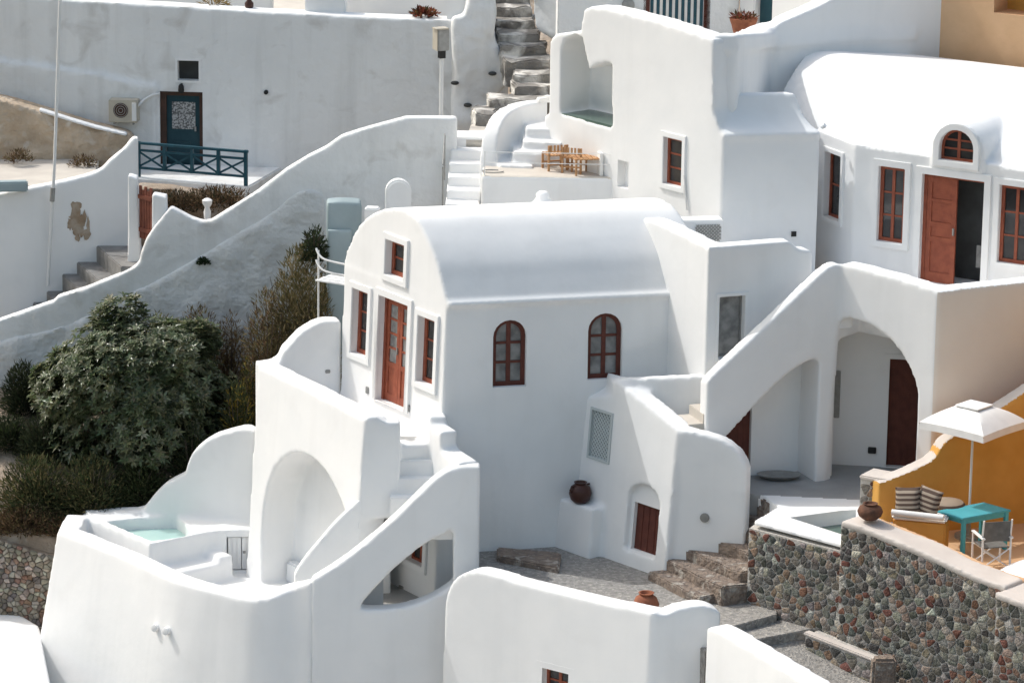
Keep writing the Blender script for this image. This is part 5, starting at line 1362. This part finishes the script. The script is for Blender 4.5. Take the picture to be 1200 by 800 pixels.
# ------------------------------------------------------------------ odds and ends behind the gable of the main house
BG = Pl(at(400, 270, 77.6), 4)
bm = new(); slab(bm, [BG.at(383, 238), BG.at(400, 236), BG.at(424, 238)], -.5, .5); 
tag(solid('garden_block', bm, M['bluegrey'], vox=.05), 'blue grey garden block behind the gable of the vaulted house', 'block')
bm = new(); slab(bm, [BG.off(.12).at(384, 270), BG.off(.12).at(412, 270)], -.5, .3); tag(solid('garden_step', bm, M['bluegrey'], vox=.04), 'lower blue grey ledge in front of the garden block', 'ledge')
TS = Pl(at(468, 240, 78.2), 4); s0, s1 = TS.st(452, 230)[0], TS.st(482, 230)[0]
b = new(); ppoly(b, TS, arch(s0, s1, TS.st(468, 262)[1]-.6, TS.st(468, 211)[1], 14), -.25, 0); tag(obj('rounded_slab', b, M['plaster'], bevel=.04), 'white round topped slab standing behind the big vaulted roof', 'slab')
S2_ = Pl(at(436, 262, 77.3), -5); s0, s1 = S2_.st(427, 250)[0], S2_.st(444, 250)[0]
b = new(); pbox(b, S2_, s0, s1, -2, S2_.st(436, 244)[1], -.25, 0); tag(obj('leaning_slab', b, M['plaster'], bevel=.03), 'small white panel leaning close behind the gable roof', 'panel')
pf = thing('garden_platform', 'white slatted platform with bent tube rails behind the gable', 'platform', at(388, 335, 75.8))
PFm = Pl(at(368, 328, 75.6), -30)
s1 = PFm.st(404, 337)[0]
b = new()
for k in range(4): pbox(b, PFm, 0, s1, -.03, .0, -.75+.19*k, -.6+.19*k)
obj('slats', b, M['white'], pf, bevel=.006)
for h in (.38, .62):
    b = new(); A_ = [PFm.P(0.02, h+.03, -.05), PFm.P(.12, h-.08, .0), PFm.P(.3, h-.16, .02), PFm.P(s1, h-.2, 0)]; tube(b, spline(A_, 5), .022, 8); obj('bent_rail', b, M['metal_white'], pf, smooth=60)
for s in (.04, s1-.05): b = new(); tube(b, [PFm.P(s, -.9, -.1), PFm.P(s, .6 if s < .1 else .3, -.1)], .02, 8); obj('rail_post', b, M['metal_white'], pf, smooth=60)
# lower left: rubble wall and white roof
RB = Pl(at(40, 642, 75.05), -4)
rw_ = thing('rubble_wall', 'rough dry stone wall holding the garden at the left edge', 'wall', (RB.p.x, RB.p.y, -4))
fr, L_r = line(RB, [(-40, 622), (0, 632), (30, 641), (66, 652), (90, 660)])
b = new(); slab(b, [RB.at(*p) for p in ((-40, 624), (0, 634), (30, 643), (66, 654), (90, 662))], -6, .5); obj('core', b, M['earth'], rw_)
PAL0 = PAL
PAL = [((.21, .19, .16), 4), ((.26, .235, .2), 3), ((.16, .14, .115), 3), ((.32, .29, .25), 2), ((.18, .12, .09), 2), ((.14, .13, .12), 2)]
b = new(); stones(b, RB, L_r[0][0], L_r[-1][0], fr, lambda s: -5, pitch=.115, gap=.004, dome=.06); obj('stones', b, M['rubble'], rw_, smooth=50)
PAL = PAL0
bm = new(); pr_ = [onz(*p, -2.6) for p in ((-60, 690), (0, 706), (16, 713), (46, 731), (60, 800), (60, 900), (-60, 900))]
prism(bm, [pl_xy(p) for p in pr_], -6, -2.6); tag(solid('white_roof', bm, M['plaster'], vox=.06, it=8), 'bright white roof in the bottom left corner below the rubble wall', 'roof')
b = new(); s, t = LW.st(312, 108); lathe(b, V((0, 0, 0)), [(.05, -.1), (.05, .06), (.03, .07)], 12); bmesh.ops.transform(b, matrix=Matrix.Translation(LW.P(s, t)) @ LW.N.to_track_quat('Z', 'Y').to_matrix().to_4x4(), verts=b.verts[:]); tag(obj('drain_spout', b, M['black'], smooth=40), 'small dark drain spout alone on the long weathered wall', 'spout')
# ------------------------------------------------------------------ planting
def ray_ground(x, y):
    d = ray(x, y); t0 = 60/d.y
    for i in range(600):
        p = CAM+d*(t0+i*.05)
        if p.z <= hgt(p.x, p.y): return p
    return p
def leaf(bm, p, d, nrm, ln, w, c):
    """a folded pointed leaf"""
    sd = d.cross(nrm).normalized()*w; up_ = nrm*w*.35
    a, m, e = p, p+d*ln*.5, p+d*ln-nrm*ln*.12
    vs_ = [bm.verts.new(q) for q in (a, m+sd+up_, e, m-sd+up_, m-nrm*0.0)]
    fs_ = [bm.faces.new((vs_[0], vs_[4], vs_[1])), bm.faces.new((vs_[4], vs_[2], vs_[1])), bm.faces.new((vs_[0], vs_[3], vs_[4])), bm.faces.new((vs_[4], vs_[3], vs_[2]))]
    set_col(bm, fs_, c)
def big_bush(c, rad, n, cols, ln, label, name='bush', cat='bush'):
    c = V(c); g = ground_z = hgt(c.x, c.y)
    r = thing(name, label, cat, V((c.x, c.y, hgt(c.x, c.y))))
    b = new()
    for k in range(9):
        a = 2*pi*k/9+random.uniform(-.3, .3); tipp = c+V((cos(a)*rad[0]*.7, sin(a)*rad[1]*.7, random.uniform(-.1, .7)*rad[2]))
        base = V((c.x+random.uniform(-.15, .15), c.y+random.uniform(-.1, .1), g-.1)); mid_ = base*.45+tipp*.55+V((0, 0, .15))
        tube(b, [base, mid_, tipp], [.07, .045, .012], 6)
    obj('stems', b, M['bark'], r, smooth=60)
    b = new()
    # lumpy outline: several overlapping clumps
    clumps = [(c, V(rad))]
    for k in range(40):
        th = random.uniform(0, 2*pi); ph = acos(random.uniform(-.75, 1)); d = V((cos(th)*sin(ph), sin(th)*sin(ph), cos(ph)))
        clumps.append((c+V((d.x*rad[0], d.y*rad[1], d.z*rad[2]))*random.uniform(.6, .93), V(rad)*random.uniform(.2, .38)))
    for _ in range(n):
        cc_, rr_ = random.choice(clumps[1:]) if random.random() < .88 else clumps[0]
        th = random.uniform(0, 2*pi); ph = acos(random.uniform(-1, 1)); d = V((cos(th)*sin(ph), sin(th)*sin(ph), cos(ph)))
        p = cc_+V((d.x*rr_.x, d.y*rr_.y, d.z*rr_.z))*random.uniform(.55, 1.)**.5
        out_ = (p-c); out_ = V((out_.x/rad[0], out_.y/rad[1], out_.z/rad[2]))
        ax = (out_.normalized()*.7+V((-.2, 0, .75))+V((random.gauss(0, .35), random.gauss(0, .35), random.gauss(0, .25)))).normalized()
        t1 = ax.cross(V((random.random(), random.random(), random.random()))).normalized(); t2 = ax.cross(t1)
        m = random.randint(5, 8); o_ = random.uniform(0, 6.28); col = random.choice(cols); k = random.uniform(.75, 1.25)
        for i in range(m):
            a = o_+2*pi*i/m+random.uniform(-.25, .25); dl = (t1*cos(a)+t2*sin(a)+ax*random.uniform(.1, .7)).normalized()
            leaf(b, p, dl, (ax-dl*ax.dot(dl)).normalized(), ln*random.uniform(.7, 1.25), ln*.2, tuple(min(1, q*k*random.uniform(.9, 1.1)) for q in col))
    obj('leaves', b, M['leaf'], r)
    return r
GG = [(.165, .20, .11), (.20, .235, .14), (.12, .155, .08), (.27, .30, .20), (.09, .12, .055), (.21, .22, .12)]
bc = at(160, 462, 77.0)
random.seed(21)
big_bush(bc, (1.95, 1.3, 1.75), 9500, GG, .145, 'large round bush with dense grey green leaves beside the white terrace')
def shrub(c, rad, n, cols, label, ln=.35, w=.012, group=None, name='shrub', up=.6, stem=True):
    c = V(c); r = thing(name, label, 'shrub', c, group)
    b = new(); tuft(b, c, rad, int(n*1.9), cols, ln*.52, w*.95, up*.5); obj('foliage', b, M['grass'], r)
    if stem:
        b = new()
        for k in range(7):
            a = random.uniform(0, 6.28); tube(b, [c-V((0, 0, .1)), c+V((cos(a)*rad[0]*.35, sin(a)*rad[1]*.35, rad[2]*.5)), c+V((cos(a)*rad[0]*.7, sin(a)*rad[1]*.7, rad[2]*.85))], [.02, .013, .005], 5)
        obj('stems', b, M['bark'], r)
    return r
OL = [(.20, .165, .075), (.15, .14, .06), (.26, .205, .10), (.11, .11, .05), (.33, .26, .14)]
GR = [(.06, .085, .03), (.085, .105, .04), (.05, .07, .028), (.11, .115, .05)]
BRN = [(.19, .12, .065), (.14, .085, .05), (.23, .16, .09), (.11, .075, .04)]
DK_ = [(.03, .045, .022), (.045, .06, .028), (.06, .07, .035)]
YL = [(.42, .30, .05), (.30, .24, .06), (.10, .11, .04), (.36, .28, .08)]
for x, yt, Y, rx, ry, n, cols, lab, ln in (
    (352, 288, 77.4, .9, .6, 13000, OL, 'tall olive brown broom bush close behind the white gable', .34),
    (312, 338, 77.2, .6, .5, 5000, BRN+OL, 'dry brown shrub left of the tall broom bush', .3),
    (270, 366, 78.4, .5, .4, 2600, BRN[:2]+OL[2:3]+OL[4:], 'straw coloured dry bush between the round bush and the broom', .22),
    (385, 312, 77.9, .5, .4, 4500, OL, 'olive shrub under the white slatted platform', .3),
    (232, 357, 78.2, .75, .5, 3200, BRN+OL[:2], 'low dry brown shrub at the foot of the long parapet', .26),
    (186, 366, 78.3, .6, .4, 1800, OL, 'small olive shrub half hidden behind the large round bush', .26),
    (277, 445, 76.4, .42, .4, 2600, GR+YL[:1], 'green shrub with yellow flowers beside the terrace wall', .25),
    (290, 420, 76.9, .3, .3, 1600, YL+GR[:2], 'yellow flowering shrub right of the large round bush', .2),
    (40, 535, 75.75, .9, .5, 3200, GR+OL[:2], 'feathery olive green shrub at the lower left edge', .3),
    (105, 535, 75.7, .8, .45, 3000, GR+OL[:2], 'feathery green shrub above the plunge pool terrace', .28),
    (163, 540, 75.9, .65, .4, 2400, GR, 'fresh green shrub behind the curved pool terrace wall', .26),
    (224, 497, 76.0, .5, .4, 1800, GR+DK_, 'dark green shrub close behind the curved wing wall', .24),
    (22, 596, 75.4, .9, .28, 2200, BRN+OL[:1], 'rusty brown scrub on top of the rubble wall', .24),
    (72, 603, 75.4, .5, .28, 1300, BRN+GR[:1], 'brown scrub beside the left corner of the pool terrace', .22),
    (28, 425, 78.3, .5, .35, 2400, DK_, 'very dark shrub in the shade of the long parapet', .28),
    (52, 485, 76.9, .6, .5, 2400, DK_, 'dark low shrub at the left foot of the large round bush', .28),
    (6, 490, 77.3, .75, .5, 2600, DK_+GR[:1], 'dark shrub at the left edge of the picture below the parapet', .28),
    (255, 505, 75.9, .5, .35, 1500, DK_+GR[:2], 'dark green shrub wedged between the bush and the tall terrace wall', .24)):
    p = at(x, 450, Y); p.z = hgt(p.x, Y)-.05; shrub(p, (rx, ry, max(.3, at(x, yt, Y).z-p.z)), n, cols, lab, ln)
shrub(BG.at(374, 304)+V((-.1, -.1, 0)), (.3, .25, .7), 650, DK_+GR[:1], 'dark green climber beside the shaded garden block', .22, .016)
shrub(W3.at(238, 309)+W3.N*.02, (.13, .1, .13), 160, [(.03, .055, .022), (.045, .07, .03)], 'small green tuft growing out of the long parapet', .1, .02, stem=False, name='wall_plant')
# dry strip behind the railing dip
for x, y, lab in ((200, 236, 'dry brown weeds behind the stout white gate pier'), (255, 232, 'dry brown weeds below the teal railing')):
    p = at(x, y+10, 81.6); shrub(p, (.95, .5, .42), 1500, BRN+DK_[:1], lab, .2, stem=False, name='weeds')
for x, y, lab in ((22, 186, 'dry brown weeds at the left foot of the earth bank'), (98, 192, 'dry brown weeds at the right foot of the earth bank')):
    p = at(x, y+3, 83.4); shrub(p, (.35, .25, .25), 260, BRN+OL[:1], lab, .16, stem=False, name='weeds')
# loose pale stones and a dark soil bank behind the dip
EB2 = Pl(at(230, 240, 82.3), -4)
bm = new(); slab(bm, [EB2.at(158, 219), EB2.at(200, 222), EB2.at(240, 229), EB2.at(292, 238)], 1, .6)
o = solid('soil_bank', bm, M['earth'], vox=.06)
for v_ in o.data.vertices: v_.co += V((0, -1, .2))*(noise.noise(v_.co*3)*.1+noise.noise(v_.co*8)*.04)
tag(o, 'dark soil bank under the door landing behind the parapet dip', 'bank')
k = 0
b = new()
for x in range(70):
    px, py = random.uniform(190, 400), random.uniform(330, 440); p = ray_ground(px, py); s_ = random.uniform(.03, .12)
    r_ = bmesh.ops.create_icosphere(b, subdivisions=1, radius=s_, matrix=Matrix.Translation(p) @ Matrix.Rotation(random.uniform(0, 3), 4, 'Z') @ Matrix.Diagonal((1.3, .9, .7, 1)))
    fs_ = {f for v_ in r_['verts'] for f in v_.link_faces}; kk = random.uniform(.7, 1.3); set_col(b, fs_, tuple(min(1, q*kk) for q in (.34, .29, .23)))
tag(obj('scattered_stones', b, M['rubble'], smooth=40), 'loose pale stones scattered over the bare earth', 'stones', kind='stuff')
# unseen white roofs added down the slope to bounce light onto the walls
for i, (x0, x1, y0, y1, z) in enumerate(((-17, -9.8, 58, 66.5, -4.6), (-9.2, -3, 57, 65, -5.2), (-2.2, 4.2, 55, 63.5, -4.6), (5., 12, 52, 60.5, -4.4), (-14, -4, 44, 54, -9.5), (-3, 8, 42, 52, -9.2))):
    b = new(); box(b, V(((x0+x1)/2, (y0+y1)/2, z-3)), x1-x0, y1-y0, 6, random.uniform(-3, 3))
    bmesh.ops.recalc_face_normals(b, faces=b.faces[:])
    tag(obj('white_roof', b, M['plaster'], bevel=.12, seg=3), 'unseen flat white roof added down the slope to bounce light upward', 'roof', 'added white roofs down the slope')
# ------------------------------------------------------------------ camera, light
cam = bpy.data.objects.new('camera', bpy.data.cameras.new('camera')); COL.objects.link(cam)
cam.location = CAM; cam.data.sensor_width = 36; cam.data.lens = 36*F/1200; cam.data.clip_end = 2000; cam.data.clip_start = 1
# camera axes: rolled so that the tops of uprights tip to the right in the picture
right = V((1, 0, 0)); up = V((0, sin(PIT), cos(PIT))); fw = V((0, cos(PIT), -sin(PIT)))
xr = right*cos(ROL) + up*sin(ROL); yr = up*cos(ROL) - right*sin(ROL)
cam.matrix_world = Matrix.Translation(CAM) @ Matrix((xr, yr, -fw)).transposed().to_4x4()
scene.camera = cam
w = bpy.data.worlds.new('World'); scene.world = w; w.use_nodes = True
nt = w.node_tree; bg = nt.nodes['Background']; sky = nt.nodes.new('ShaderNodeTexSky'); sky.sky_type = 'NISHITA'; sky.sun_disc = False
TH, EL = radians(SUN_AZ), radians(SUN_EL)
sdir = V((-cos(TH)*cos(EL), sin(TH)*cos(EL), sin(EL)))       # towards the sun
sky.sun_elevation = EL; sky.sun_rotation = atan2(sdir.x, sdir.y)
sky.air_density = 1.7; sky.dust_density = 5.; sky.ozone_density = 0.
nt.links.new(sky.outputs[0], bg.inputs[0]); bg.inputs[1].default_value = SKY
sl = bpy.data.lights.new('sun', 'SUN'); so = bpy.data.objects.new('sun', sl); COL.objects.link(so)
sl.energy = SUN_E; sl.angle = radians(.53); sl.color = (1., .985, .97)
so.rotation_euler = sdir.to_track_quat('Z', 'Y').to_euler()
so.location = (0, 60, 60)
scene.view_settings.view_transform = 'Standard'; scene.view_settings.look = 'None'
scene.view_settings.exposure = EXPO; scene.view_settings.gamma = 1; scene.view_settings.use_curve_mapping = False
scene.view_settings.use_white_balance = True; scene.view_settings.white_balance_temperature = 6380; scene.view_settings.white_balance_tint = 8
scene.render.engine = 'CYCLES'
scene.cycles.max_bounces = 8; scene.cycles.diffuse_bounces = 7; scene.cycles.use_denoising = True
